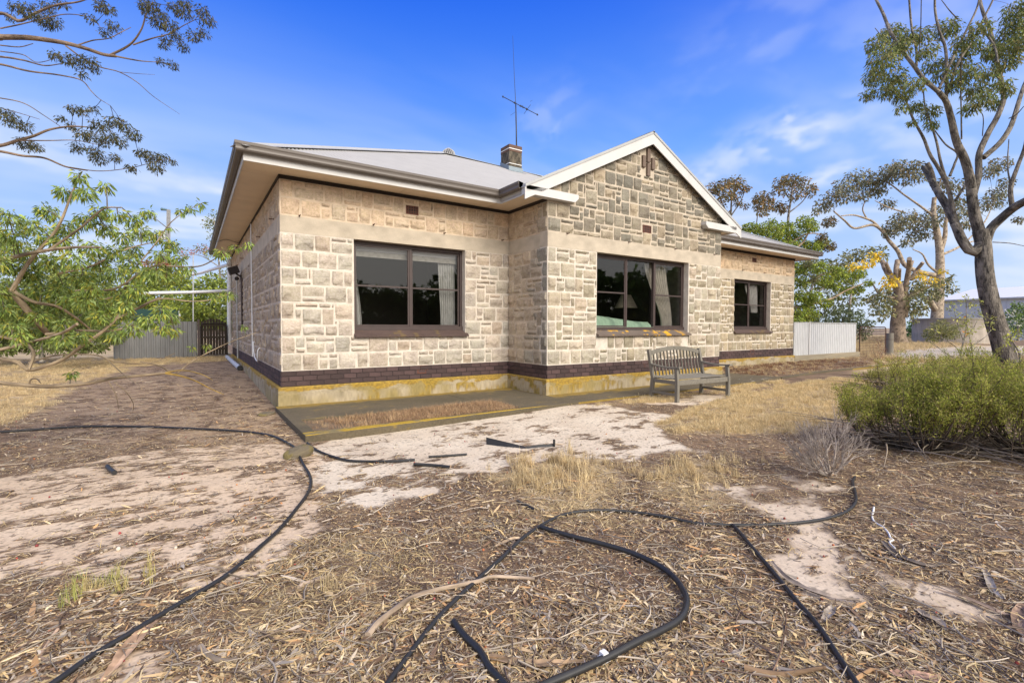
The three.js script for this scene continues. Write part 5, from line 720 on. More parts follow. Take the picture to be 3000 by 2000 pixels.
// the overhanging gum at the upper left
tree({
  name: 'gum_tree', label: 'gum tree whose fine leaved branches hang in from the upper left', depth: 10, conv: Z7, spread: 1.2, cspread: .8, cover: .85, seed: 81, twig: .5, twigs: 5, tintBark: [.62, .50, .42], twigTint: [.055, .042, .036], seg: 7, rough: .05, base: V(-6.5, 0, -.6),
  limbs: [{ p: [[-2000, 3080], [-1950, 2200], [-1800, 1300], [-1500, 700], [-1000, 420], [-400, 350], [0, 340]], r: [.30, .065], s: 0, d: 10 }, { p: [[0, 340], [250, 345], [450, 370], [620, 400], [800, 450], [950, 500], [1060, 515]], r: [.055, .030], s: 0, main: 1 }, { p: [[1060, 515], [1180, 540], [1300, 560], [1450, 570]], r: [.018, .006] }, { p: [[1010, 505], [1160, 430], [1230, 370], [1300, 260], [1340, 130], [1400, 20]], r: [.024, .010] }, { p: [[1220, 410], [1400, 350], [1550, 310], [1690, 230], [1790, 180]], r: [.016, .006] }, { p: [[720, 410], [850, 370], [1000, 350], [1100, 300], [1200, 250]], r: [.014, .006] },
    { p: [[-900, 500], [-400, 500], [0, 520], [200, 550], [400, 600], [560, 585]], r: [.03, .007], d: 9.6 }, { p: [[-900, 560], [-300, 560], [0, 590], [250, 650], [550, 690], [750, 740], [830, 830], [900, 900], [1010, 970]], r: [.03, .004], d: 9.4 }, { p: [[600, 420], [750, 530], [900, 610], [1090, 660], [1250, 750], [1400, 880], [1650, 1050]], r: [.016, .003] }, { p: [[1090, 660], [1250, 675], [1420, 685]], r: [.006, .003] }, { p: [[-700, 300], [-200, 200], [0, 120], [180, 190], [300, 130], [500, 50], [740, 10], [900, -60]], r: [.05, .010], d: 10.5 }, { p: [[0, 260], [150, 230], [400, 170], [600, 130], [820, 160], [930, 260]], r: [.014, .005] }, { p: [[0, 470], [200, 500], [330, 570], [560, 520]], r: [.010, .004] }, { p: [[0, 415], [160, 430], [300, 400]], r: [.012, .006] },
    { p: [[-1200, 900], [-600, 1300], [0, 1335], [150, 1290], [300, 1250], [450, 1190], [650, 1160], [850, 1170]], r: [.07, .010], d: 9.2 }, { p: [[-600, 1330], [0, 1390], [200, 1430], [400, 1450], [600, 1530], [800, 1565]], r: [.035, .012], d: 9 }, { p: [[-500, 840], [0, 900], [220, 950], [400, 1060], [550, 1160]], r: [.016, .006], d: 9.3 }, { p: [[150, 1290], [450, 1290], [700, 1290], [900, 1330]], r: [.014, .005] }, { p: [[600, 1530], [900, 1570], [1200, 1540], [1400, 1490], [1550, 1460]], r: [.010, .004] }, { p: [[0, 990], [180, 1040], [360, 1095]], r: [.008, .004] }],
  clusters: [[250, 90, 85], [420, 60, 75], [330, 150, 60], [480, 190, 80], [420, 220, 70], [560, 30, 60], [930, 50, 75], [1000, 90, 55], [1040, 240, 62], [960, 300, 52], [820, 160, 52], [1350, 90, 70], [1450, 200, 80], [1560, 230, 72], [1680, 100, 85], [1700, 40, 65], [1900, 180, 75], [1850, 90, 60], [1870, 300, 55], [1780, 330, 65], [1680, 420, 55], [1530, 360, 55], [1580, 60, 60], [1320, 30, 60], [1470, 560, 45], [1580, 590, 52], [700, 560, 80], [820, 560, 75], [600, 540, 65], [870, 640, 48], [760, 680, 45], [500, 500, 55], [1400, 40, 60], [1480, 120, 60], [130, 60, 60], [100, 160, 50], [1620, 330, 60], [1500, 420, 40],
    [100, 1100, 85], [230, 1160, 65], [60, 1030, 55], [680, 1000, 62], [760, 1010, 52], [860, 1000, 45], [900, 1150, 85], [1050, 1110, 75], [1130, 1150, 65], [1220, 1230, 75], [1000, 1250, 75], [1100, 1300, 65], [750, 1230, 75], [650, 1150, 48], [700, 1350, 65], [850, 1380, 65], [900, 1450, 75], [1050, 1450, 55], [1300, 1400, 65], [1400, 1440, 75], [1500, 1450, 55], [1580, 1480, 38], [1430, 1530, 75], [1200, 1540, 55], [230, 1320, 85], [330, 1350, 55], [830, 1250, 60], [950, 1300, 60], [560, 1080, 40]],
  leaf: { L: .062, Wd: .0088, bright: .9, pal: [[.11, .115, .05], [.075, .08, .038], [.15, .145, .06], [.17, .14, .065], [.05, .055, .03]], droop: .65, out: .4, flat: .75 },
});
// the broken green tree on the left
tree({
  name: 'fallen_tree', label: 'leafy green tree with broken low branches sprawling on the left', depth: 5, conv: Z6, spread: .7, cspread: .55, cover: 1.55, seed: 91, twig: .6, twigs: 3, tintBark: [.95, .82, .62], twigTint: [.20, .17, .115], seg: 7, rough: .1, base: V(-4.6, -.1, 3.4),
  limbs: [{ p: [[-500, 1500], [-380, 1200], [-200, 1000], [-60, 900], [60, 850]], r: [.08, .036], s: 0 }, { p: [[60, 850], [140, 950], [230, 1055], [250, 1080]], r: [.034, .025], s: .6, main: 1 }, { p: [[-300, 1250], [0, 1335], [150, 1350], [280, 1355], [450, 1340], [600, 1312], [750, 1296], [870, 1285]], r: [.026, .015], d: 5.4, s: .5, main: 1 }, { p: [[870, 1285], [960, 1302], [1040, 1330], [1100, 1362], [1180, 1398]], r: [.012, .004], s: .4, tint: [1.15, .85, .25] }, { p: [[860, 1285], [960, 1270], [1060, 1290], [1120, 1320]], r: [.010, .004], tint: [1.1, .85, .3] }, { p: [[-200, 1190], [0, 1210], [100, 1230], [140, 1265], [250, 1245], [350, 1200], [430, 1140], [520, 1080], [600, 1010], [640, 970], [720, 945], [800, 905], [845, 888]], r: [.022, .012], d: 4.7, main: 1, s: .4 }, { p: [[0, 690], [100, 665], [250, 635], [400, 620], [530, 622]], r: [.02, .007], d: 4.6 }, { p: [[60, 850], [180, 910], [290, 930], [380, 980], [470, 1050]], r: [.019, .009] }, { p: [[0, 1090], [120, 1120], [175, 1180], [150, 1265]], r: [.018, .014], d: 4.6 }, { p: [[0, 1160], [200, 1110], [330, 1070], [405, 1025]], r: [.015, .012], d: 4.6 }, { p: [[610, 1000], [760, 925], [850, 892], [1000, 905], [1100, 900], [1200, 870]], r: [.010, .004] },
    { p: [[740, 1225], [850, 1250], [920, 1290], [1000, 1230], [1150, 1150], [1240, 1110], [1350, 1072]], r: [.010, .0035], d: 5.9, s: .6 }, { p: [[540, 900], [640, 860], [700, 750], [820, 600], [900, 490], [980, 430], [1070, 385]], r: [.010, .003], d: 5.2 }, { p: [[400, 850], [600, 840], [760, 740], [880, 700]], r: [.012, .005], d: 5 }, { p: [[60, 850], [150, 700], [300, 520], [380, 330], [430, 220]], r: [.022, .006], d: 4.8 }, { p: [[250, 640], [420, 520], [540, 420], [640, 410]], r: [.012, .005] }, { p: [[300, 760], [480, 720], [640, 640], [780, 600], [900, 590]], r: [.012, .004], d: 5 }, { p: [[240, 1080], [400, 1060], [600, 1060], [760, 1010], [900, 990]], r: [.014, .005], d: 5 }, { p: [[150, 1230], [300, 1190], [500, 1190], [640, 1230], [800, 1230], [920, 1180]], r: [.010, .004], d: 5.2 }, { p: [[880, 720], [1050, 720], [1170, 660], [1300, 605]], r: [.009, .003], d: 5.4 }, { p: [[570, 1330], [610, 1400], [625, 1475]], r: [.006, .003] }, { p: [[600, 1330], [660, 1380], [700, 1440], [700, 1490]], r: [.005, .003] }, { p: [[560, 1210], [660, 1300], [740, 1355]], r: [.006, .003], d: 5 }, { p: [[150, 1350], [160, 1320], [190, 1315], [215, 1340]], r: [.008, .005] }],
  clusters: [[60, 560, 60], [150, 500, 55], [250, 430, 52], [340, 330, 46], [420, 250, 42], [450, 330, 46], [520, 430, 46], [560, 300, 34], [620, 450, 40], [700, 470, 42], [780, 440, 36], [740, 540, 48], [820, 560, 46], [900, 610, 44], [650, 560, 48], [560, 520, 50], [450, 480, 52], [350, 520, 56], [240, 560, 60], [120, 640, 62], [60, 720, 60], [160, 760, 60], [280, 700, 60], [380, 680, 55], [480, 620, 52], [600, 640, 50], [700, 640, 46], [330, 820, 60], [430, 780, 58], [530, 760, 55], [620, 750, 52], [720, 760, 56], [800, 760, 50], [880, 780, 46], [960, 760, 34], [1000, 735, 26], [120, 880, 52], [220, 850, 56], [320, 930, 56], [450, 900, 55], [560, 930, 52], [640, 880, 48], [720, 850, 46], [850, 960, 44], [900, 985, 36], [780, 1010, 42], [700, 1050, 42], [850, 1050, 38], [920, 1060, 30], [560, 1060, 42], [420, 1090, 42], [330, 1110, 40], [200, 980, 46], [100, 1000, 46], [1000, 415, 24], [1055, 392, 18], [950, 430, 22], [905, 520, 14], [1170, 650, 34], [1240, 620, 24], [1310, 603, 20], [1205, 870, 30], [1140, 880, 24], [1090, 1140, 18], [1290, 1040, 16], [380, 1290, 26], [940, 680, 36], [850, 660, 40], [680, 700, 50], [40, 460, 50], [20, 640, 60], [30, 820, 50], [20, 950, 50], [250, 1000, 40], [500, 1000, 44], [640, 980, 40], [600, 860, 44], [1010, 1150, 14], [60, 1050, 50], [160, 1060, 46], [250, 1090, 44], [340, 1030, 46], [430, 980, 50], [520, 990, 46], [140, 930, 50], [300, 860, 50], [40, 890, 50], [370, 900, 46], [480, 840, 50], [180, 680, 55], [320, 600, 50], [520, 690, 50], [660, 930, 40], [740, 1000, 36], [-30, 700, 70], [-40, 850, 70], [-30, 1000, 60], [-40, 560, 70], [110, 1100, 40], [610, 1080, 34]],
  leaf: { L: .056, Wd: .0076, bright: 1.5, pal: WILLOW, droop: .75, out: .6, flat: .85 },
});
// trees behind the left fence and behind the house
const behind = (o) => tree({ name: 'bush', category: 'bush', depth: 26, spread: .6, cspread: 1, cover: 1.8, twig: .4, twigs: 2, bark: M.barkDark, leaf: { L: .15, Wd: .045, pal: [[.165, .20, .03], [.12, .155, .03], [.21, .24, .045], [.08, .105, .025]], droop: .3 }, ...o });
behind({ label: 'yellow green bush filling the gap above the brown timber gate', seed: 101, depth: 24, limbs: [{ p: [[610, 1030], [612, 960], [610, 900]], r: [.08, .04] }], clusters: [[600, 840, 34], [640, 850, 34], [570, 860, 32], [610, 890, 36], [650, 900, 34], [570, 910, 34], [600, 930, 34], [540, 890, 30], [640, 940, 28], [670, 870, 26], [555, 935, 26], [620, 815, 20], [660, 830, 18]] });
behind({ label: 'green bush right of the power pole behind the iron fence', seed: 102, depth: 27, limbs: [{ p: [[470, 1010], [470, 940], [470, 880]], r: [.08, .04] }], clusters: [[470, 820, 36], [510, 800, 34], [430, 830, 36], [520, 840, 34], [470, 870, 36], [420, 880, 34], [510, 890, 30], [390, 850, 34], [540, 830, 24], [480, 775, 24], [440, 780, 22, null, { pal: RED }], [480, 765, 18, null, { pal: RED }]] });
behind({ label: 'wide olive green bush behind the iron fence far left of the pole', seed: 103, depth: 28, limbs: [{ p: [[200, 1010], [200, 940], [200, 870]], r: [.1, .05] }], clusters: [[60, 850, 50], [130, 830, 50], [210, 840, 52], [290, 850, 50], [340, 870, 40], [60, 920, 50], [150, 910, 55], [250, 920, 55], [330, 930, 45], [10, 880, 46], [180, 800, 36], [260, 800, 34], [100, 960, 40], [300, 970, 36]], leaf: { L: .17, Wd: .05, pal: [[.13, .155, .045], [.09, .115, .035], [.18, .20, .06]], droop: .3 } });
behind({ name: 'gum_tree', category: 'tree', label: 'thin gum tree with reddish tips seen past the left eave', seed: 104, depth: 42, cover: .5, limbs: [{ p: [[640, 1000], [645, 850], [640, 760], [632, 690], [625, 640]], r: [.12, .04] }, { p: [[640, 780], [590, 750], [545, 745]], r: [.05, .02] }, { p: [[642, 800], [670, 820]], r: [.05, .02] }], clusters: [[622, 640, 18], [612, 655, 20], [632, 625, 14], [625, 680, 14], [640, 660, 20], [618, 700, 12], [545, 740, 20, null, { pal: RED }], [585, 730, 20, null, { pal: RED }], [610, 728, 16, null, { pal: RED }], [665, 800, 24], [660, 830, 24], [610, 745, 14], [640, 730, 18]], leaf: { L: .17, Wd: .045, pal: GUM, droop: .4 } });
behind({ label: 'dense green bush low behind the broken branches at the far left', seed: 105, depth: 14, limbs: [{ p: [[120, 1060], [120, 1000], [120, 930]], r: [.06, .03] }], clusters: [[10, 940, 60], [80, 930, 62], [160, 940, 60], [235, 945, 56], [300, 960, 46], [40, 990, 54], [120, 995, 56], [205, 1000, 52], [275, 1005, 40], [0, 1010, 44], [60, 885, 44], [190, 890, 40], [330, 985, 30]], leaf: { L: .085, Wd: .022, pal: [[.10, .125, .035], [.07, .09, .028], [.14, .165, .05]], droop: .3 } });

// ---------- shed, tank, power pole ----------
{
  const d = 62, P = (x, y, dd = d) => at(x, y, dd), sh = thing('farm_shed', 'long pale metal farm shed with a sloping roof behind the trees', 'shed');
  const a = P(2730, 1000), b = P(3080, 1000, 52), u = b.clone().sub(a).setY(0), L = u.length(); u.normalize(); const n = V(u.z, 0, -u.x).normalize(); if (n.dot(EYE.clone().sub(a)) < 0) n.negate(); const top = P(2730, 882).y, roofT = P(2730, 852).y + .5;
  const q = (m, p) => { const b2 = new MB(); b2.quad(...p.map((v, k) => b2.v(v.x, v.y, v.z, k === 1 || k === 2 ? L : 0, k > 1 ? 4 : 0))); return mesh(m[0], b2.geo(true), m[1], sh); };
  const rib = texture(128, 8, (i, j, o) => { const k = i % 16 < 2 ? .86 : 1; o[0] = o[1] = o[2] = k; });
  const A0 = V(a.x, -.2, a.z), B0 = V(b.x, -.2, b.z), A1 = V(a.x, top, a.z), B1 = V(b.x, top, b.z), back = n.clone().multiplyScalar(-9), wm = std({ color: col(.66, .70, .74), map: rep(faint, .1, .1), roughness: .6 }), rm = std({ color: col(.72, .73, .74), map: rep(rib, .16, 1), roughness: .55 });
  q(['wall', wm], [A0, B0, B1, A1]); q(['wall', wm], [A0, A0.clone().add(back), A1.clone().add(back), A1]);
  const e = n.clone().multiplyScalar(.4), R = (p, dy) => p.clone().add(back).setY(roofT + dy); q(['roof', rm], [A1.clone().add(e).add(V(0, -.02, 0)), B1.clone().add(e).add(V(0, -.02, 0)), R(B1, 0), R(A1, 0)]);
  mesh('gutter', new MB().bar(A1.clone().add(e), B1.clone().add(e), .14, .16).geo(true), std({ color: col(.52, .56, .60), roughness: .5 }), sh); for (let k = 1; k < 9; k++) { const p = A1.clone().lerp(B1, k / 9).addScaledVector(n, .03); mesh('stiffener', new MB().bar(p.clone().setY(-.1), p.clone().setY(top - .1), .08, .05, undefined, n).geo(true), wm, sh); }
  const tk = thing('concrete_tank', 'low round concrete water tank with streaked sides behind the olive shrub', 'tank', [0, 0, 0]); const tc = at(2800, 985, 47), rt = 3.3, ty = at(2720, 934, 46).y; tk.position.set(tc.x, -.2, tc.z);
  const streak = texture(512, 256, (i, j, o) => { const s = fbm(i / 9, j / 90, 4), g = fbm(i / 60, j / 40, 4), c = lerp3([.28, .24, .19], [.66, .58, .48], s * .6 + g * .5 - .05); const t = sm(150, 256, j) * .6 * g; o[0] = c[0] * (1 - t); o[1] = c[1] * (1 - t); o[2] = c[2] * (1 - t); });
  mesh('wall', new THREE.CylinderGeometry(rt, rt, ty + .2, 56, 1).translate(0, (ty + .2) / 2, 0), std({ map: rep(streak, 3, 1), roughness: .95 }), tk); mesh('rim', new THREE.CylinderGeometry(rt + .05, rt + .05, .14, 56).translate(0, ty + .2, 0), std({ color: col(.40, .37, .32), map: rep(grain, 8, 1), roughness: .95 }), tk);
  const pl = thing('power_pole', 'grey power pole with a transformer and an insulator behind the left tree', 'pole'), pd = 46, base = at(490, 1010, pd), head = at(493, 614, pd); const grey = std({ color: col(.34, .34, .33), map: rep(grain, 1, 1), roughness: .7 });
  mesh('mast', new MB().bar(V(base.x, 0, base.z), head, .20, .26).geo(true), grey, pl); const tf = at(477, 690, pd); mesh('transformer', new THREE.CylinderGeometry(.27, .27, .75, 16).translate(tf.x, tf.y, tf.z), std({ color: col(.44, .46, .48), roughness: .5 }), pl); const ins = at(479, 613, pd), ia = at(492, 616, pd); mesh('insulator', new MB().tube([ia, ins], .05, .05, 6).tube([at(487, 614.5, pd), at(472, 612.5, pd)], (t) => .09 + .045 * Math.abs(Math.sin(t * 14)), 0, 10, undefined, .04).geo(), std({ color: col(.10, .16, .17), roughness: .3 }), pl);
  tag(mesh('steel_post', new MB().tube([at(565, 746, 22), at(565, 945, 22)], .022, .022, 8).geo(), M.cap, scene), 'thin grey steel post standing behind the iron fence left of the gate', 'post');
  const sc = thing('shade_screen', 'dark green cloth screen on a steel post behind the iron fence', 'screen'); const s0 = at(395, 905, 24), s1 = at(520, 903, 24); mesh('cloth', new MB().bb(s0.x, s1.x, 1.2, s0.y, s0.z - .02, s0.z).geo(true), std({ color: col(.012, .045, .04), roughness: .9 }), sc); mesh('post', new MB().bar(V(s1.x + .05, .2, s0.z + .03), V(s1.x + .05, s0.y + .2, s0.z + .03), .08, .08).geo(true), M.pvc, sc);
}

// ---------- shrubs in the right foreground ----------
{
  const shrub = (label, c, rx, ry, rz, nStem, nLeaf, seed, low, group) => {
    const rnd = rng(seed), t = thing('shrub', label, 'shrub', [c.x, c.y, c.z], 0, group), st = new MB(), lf = new MB(), dead = new MB(), tips = [];
    for (let k = 0; k < nStem; k++) { const a = rnd() * 6.283, q = Math.sqrt(rnd()), e = V(Math.cos(a) * rx * q, ry * (.36 + .30 * rnd() + .40 * Math.sqrt(Math.max(0, 1 - q * q)) * (.4 + .6 * rnd())) * (.62 + .62 * vn(Math.cos(a) * q * 2.6 + seed, Math.sin(a) * q * 2.6 + seed)) * (rnd() < .1 ? 1.28 : 1), Math.sin(a) * rz * q), b0 = V(e.x * .12 + (rnd() - .5) * .25, 0, e.z * .12 + (rnd() - .5) * .25), m = b0.clone().lerp(e, .5).add(V(e.x * .18, -ry * .12, e.z * .18)); const tone = .6 + rnd() * .8, pts = [b0, m, e]; st.tube(pts, .011 + .008 * rnd(), .003, 5, [.10 * tone, .075 * tone, .055 * tone], .18, .2, rnd); tips.push(pts); for (let j = 0; j < 3; j++) { const f = m.clone().lerp(e, .2 + rnd() * .7), g = f.clone().add(V((rnd() - .5) * .5 * rx, .14 + .25 * rnd() * ry, (rnd() - .5) * .5 * rz)); st.tube([f, f.clone().lerp(g, .5).add(V(0, .02, 0)), g], .004, .0015, 3, [.11, .085, .055], .12); tips.push([f, f.clone().lerp(g, .5), g]); } }
    const pal = [[.39, .42, .065], [.29, .33, .055], [.50, .50, .10], [.19, .22, .04], [.42, .38, .11], [.28, .22, .10]], o = V(0, 0, 0), d = V(0, 0, 0), s = V(0, 0, 0);
    for (let k = 0; k < nLeaf; k++) { const P = tips[(rnd() * tips.length) | 0], q = .25 + .75 * Math.pow(rnd(), .6), i = q < .5 ? 0 : 1, f = q < .5 ? q * 2 : q * 2 - 1; o.lerpVectors(P[i], P[i + 1], f); if (o.y < low * (.7 + .5 * rnd())) continue; d.set(rnd() - .5, rnd() * .8 + .05, rnd() - .5).normalize(); o.addScaledVector(d, .03 * rnd()).add(V((rnd() - .5) * .10, (rnd() - .5) * .08, (rnd() - .5) * .10)); s.set(rnd() - .5, rnd() - .5, rnd() - .5).cross(d).normalize(); const p = pal[(rnd() * pal.length) | 0], m = .75 + .5 * rnd(); lf.leaf(o, d, s, .022 + .022 * rnd(), .0032 + .002 * rnd(), [p[0] * m, p[1] * m, p[2] * m]); }
    for (let k = 0; k < 90; k++) { const a = rnd() * 6.283, q = .2 + rnd(), l = .4 + rnd() * .9, f = V(Math.cos(a) * rx * q * .8, .03 + .32 * rnd() * rnd(), Math.sin(a) * rz * q * .8), an = rnd() * 6.283, g = f.clone().add(V(Math.cos(an) * l, (rnd() - .4) * .25, Math.sin(an) * l)); g.y = Math.max(.02, g.y); const tone = .5 + rnd() * 1.3; dead.tube([f, f.clone().lerp(g, .5).add(V((rnd() - .5) * .12, .03, (rnd() - .5) * .12)), g], .005 + .005 * rnd(), .002, 4, [.25 * tone, .205 * tone, .155 * tone], .15, .2, rnd); }
    mesh('stems', st.geo(), M.twig, t); mesh('foliage', lf.geo(), M.leaf, t); mesh('dead_branches', dead.geo(), M.twig, t);
  };
  const G = (x, z) => V(x, gy(x, z), z);
  shrub('fine leaved bright green shrub left of the other green shrub', G(6.0, 7.0), .86, .88, .8, 90, 60000, 201, .30);
  shrub('fine leaved bright green shrub rising beside the right edge of the photo', G(6.65, 7.85), 1.0, 1.06, .85, 100, 66000, 202, .32);
  shrub('low green shrub growing at the foot of the dark gum trunk', G(10.6, 6.1), 1.7, 1.05, 1.1, 60, 26000, 203, .2);
  shrub('small grey green shrub between the dark trunk and the driveway', G(11.9, 4.9), .8, .62, .7, 40, 9000, 204, .1);
  // the dead twiggy shrub
  const rnd = rng(210), c = G(4.0, 6.9), t = thing('dead_shrub', 'bare grey twiggy dead shrub in front of the green shrub', 'shrub', [c.x, c.y, c.z]), b = new MB();
  const grow = (p, d, r, n, l) => { const e = p.clone().addScaledVector(d, l), m = p.clone().lerp(e, .5).add(V((rnd() - .5) * l * .18, (rnd() - .5) * l * .12, (rnd() - .5) * l * .18)), k = .55 + rnd() * .9; b.tube([p, m, e], r, r * .66, n > 3 ? 6 : 4, [.34 * k, .29 * k, .25 * k], l * .3, .25, rnd); if (n > 0) for (let j = 0; j < (n > 4 ? 4 : 2 + (rnd() < .75)); j++) grow(j ? p.clone().lerp(e, .45 + rnd() * .5) : e, d.clone().add(V((rnd() - .5) * 1.0, (rnd() - .28) * .65, (rnd() - .5) * 1.0)).normalize(), r * (.52 + .14 * rnd()), n - 1, l * (.62 + .22 * rnd())); };
  for (const [x, y, z] of [[-.85, .62, -.25], [-.5, .8, .1], [-.2, .9, -.4], [-.75, .45, .35], [.25, .75, -.3], [.05, 1, .1], [.45, .55, .2], [-1, .35, 0], [-.4, .7, -.6]]) grow(V(x * .08, 0, z * .08), V(x, y, z).normalize(), .009 + .004 * rnd(), 5, .165 + .06 * rnd()); mesh('branches', b.geo(), M.twig, t);
}

// ---------- black irrigation pipes ----------
const BL = ([x, y]) => [x / 1.96, 1200 + y / 1.96], BC = ([x, y]) => [1000 + x / 1.96, 1200 + y / 1.96], BR = ([x, y]) => [2000 + x / 1.96, 1200 + y / 1.96], Z3 = ([x, y]) => [600 + x / 2.138, 860 + y / 2.138];
const GR = 'black irrigation pipes on the ground';
function hose(label, pts, r, lift = 0) { const P = pts.map(([x, y], k) => gp(x, y, r * (.95 + .5 * vn(x * .011, y * .017)) + .003 + lift)); const o = mesh('irrigation_pipe', new MB().tube(P, r, r, 9, undefined, .05).geo(), M.hose, scene); return tag(o, label, 'pipe', GR); }
hose('black pipe curving from the left edge to the mossy stone', [[-90, 1268], ...[[0, 128], [150, 118], [400, 100], [600, 95], [900, 100], [1150, 110], [1300, 118], [1450, 130], [1560, 150], [1640, 185], [1700, 222]].map(BL)], .0145);
hose('black pipe running from the kerb corner out over the pale sand', [[640, 935], [700, 980], [800, 1020], [900, 1045], [1000, 1050], [1200, 1048], [1315, 1040]].map(Z3), .014);
hose('long black pipe sweeping from below the stone to the lower left edge', [...[[1720, 270], [1745, 320], [1775, 370], [1785, 430], [1760, 490], [1700, 570], [1600, 690], [1500, 780], [1300, 950], [1000, 1130], [700, 1310], [500, 1430], [320, 1560], [180, 1650]].map(BL)], .0138);
hose('black pipe rising through the centre and bending right to the dead shrub', [...[[190, 1680], [270, 1565], [400, 1390], [550, 1200], [720, 1030], [900, 870], [1050, 730], [1140, 670], [1220, 625], [1330, 590], [1500, 577], [1700, 590], [1900, 622]].map(BC), ...[[60, 650], [150, 657], [300, 663], [500, 660], [700, 645], [850, 620], [950, 580], [995, 530], [992, 470], [978, 415], [990, 385]].map(BR)], .0122);
hose('black pipe making the round loop right of the long pale stick', [...[[1145, 672], [1300, 720], [1500, 770], [1650, 815], [1800, 880], [1900, 950], [1962, 1030], [1985, 1090], [1955, 1190], [1850, 1260], [1700, 1330], [1550, 1410], [1400, 1480], [1200, 1565], [1080, 1620]].map(BC)], .0165, .012);
hose('straight black pipe slanting down to the lower right bottom edge', [[290, 663], [330, 705], [400, 790], [520, 930], [650, 1090], [780, 1240], [900, 1420], [1000, 1570], [1040, 1640]].map(BR), .0128, .006);
hose('short thick black pipe end beside the bark strip at the bottom centre', [[645, 1215], [700, 1290], [800, 1390], [850, 1480], [930, 1565], [980, 1620]].map(BC), .0165);
hose('short flattened black pipe left of the black edging strip', [[415, 312], [520, 318], [620, 328]].map(BC), .016); hose('thin bit of black pipe nearly buried near the dry tuft', [[500, 270], [600, 264], [720, 255]].map(BC), .012); hose('small black pipe scrap among litter below the dry tuft', [[1010, 522], [1060, 548], [1112, 574]].map(BC), .012); hose('tiny curved black pipe offcut on the sand at the left', [[615, 325], [632, 343], [656, 360]].map(BL), .022);
{
  const c = thing('pipe_clamp', 'white clamp gripping the black loop pipe at the bottom', 'clamp'), p = gp(...BC([1508, 1430]), .024), q = gp(...BC([1440, 1462]), .024), d = p.clone().sub(q).normalize(); mesh('collar', new MB().tube([p.clone().addScaledVector(d, -.022), p.clone().addScaledVector(d, .022)], .020, .020, 12).geo(), M.white2, c); mesh('tab', new MB().box(p.clone().add(V(0, .022, 0)), .014, .010, .014, d, V(0, 1, 0), d.clone().cross(V(0, 1, 0))).geo(true), M.white2, c);
  const e = thing('edging_strip', 'bent black plastic edging strip lying on the pale sand', 'edging'), P = [[835, 200], [950, 214], [1060, 224], [1140, 216], [1222, 212]].map(BC).map(([x, y]) => gp(x, y, 0)), b = new MB(), hs = [.085, .055, .02, .025, .03]; P.forEach((v, k) => { b.v(v.x, v.y, v.z, k, 0); b.v(v.x + .01, v.y + hs[k], v.z - .02, k, 1); }); for (let k = 0; k < P.length - 1; k++) b.quad(2 * k, 2 * k + 2, 2 * k + 3, 2 * k + 1); P.forEach((v, k) => { b.v(v.x, v.y, v.z - .012, k, 0); b.v(v.x + .01, v.y + hs[k], v.z - .032, k, 1); }); const n = 2 * P.length; for (let k = 0; k < P.length - 1; k++) { b.quad(n + 2 * k + 1, n + 2 * k + 3, n + 2 * k + 2, n + 2 * k); b.quad(2 * k + 1, 2 * k + 3, n + 2 * k + 3, n + 2 * k + 1); } mesh('strip', b.geo(true), M.hose, e); const u = P[4]; mesh('end_lip', new MB().bar(V(u.x, u.y, u.z), V(u.x, u.y + .09, u.z), .02, .02).geo(true), M.hose, e);
  const w = tag(mesh('plastic_pipe', new MB().tube([[1100, 558], [1096, 585], [1090, 612], [1105, 645], [1150, 672], [1185, 710], [1198, 738], [1212, 746], [1190, 762], [1222, 797]].map(BR).map(([x, y]) => gp(x, y, .012)), .008, .006, 7, undefined, .02).geo(), M.white2, scene), 'crooked thin white plastic tube lying in the litter at the right', 'tube');
  // the mossy stone at the kerb corner
  const g = new THREE.IcosahedronGeometry(1, 4), pa = g.attributes.position, cc = new Float32Array(pa.count * 3), v = V(0, 0, 0); for (let k = 0; k < pa.count; k++) { v.fromBufferAttribute(pa, k); const f = 1 + .30 * (fbm(v.x * 1.3 + 5, v.y * 1.3 + v.z * 1.7 + 8, 3) - .5) + .06 * (fbm(v.x * 6 + 20, v.y * 6 + v.z * 5, 2) - .5), s = (q) => Math.sign(q) * Math.pow(Math.abs(q), .75); pa.setXYZ(k, s(v.x) * .165 * f, s(v.y) * .07 * f, s(v.z) * .10 * f); const t = fbm(v.x * 3 + 4, v.z * 3 + v.y * 2 + 9, 3), c = t > .6 ? [.20, .16, .06] : [.19, .155, .10]; cc.set(c, k * 3); } g.setAttribute('color', new THREE.BufferAttribute(cc, 3)); g.computeVertexNormals(); const s = tag(mesh('stone', g, M.mortar, scene), 'rounded mossy brown stone at the corner of the kerb', 'stone'), sp = gp(876, 1326, .04); s.position.copy(sp); s.rotation.set(.1, .35, .12);
  const g2 = g.clone(); const s2 = tag(mesh('stone', g2, M.mortar, scene), 'flat lichen spotted slab stone lying below the side wall footing', 'stone'); s2.position.copy(gp(780, 1212, .01)); s2.rotation.set(0, .9, 0); s2.scale.set(.95, .4, 1.1);
}

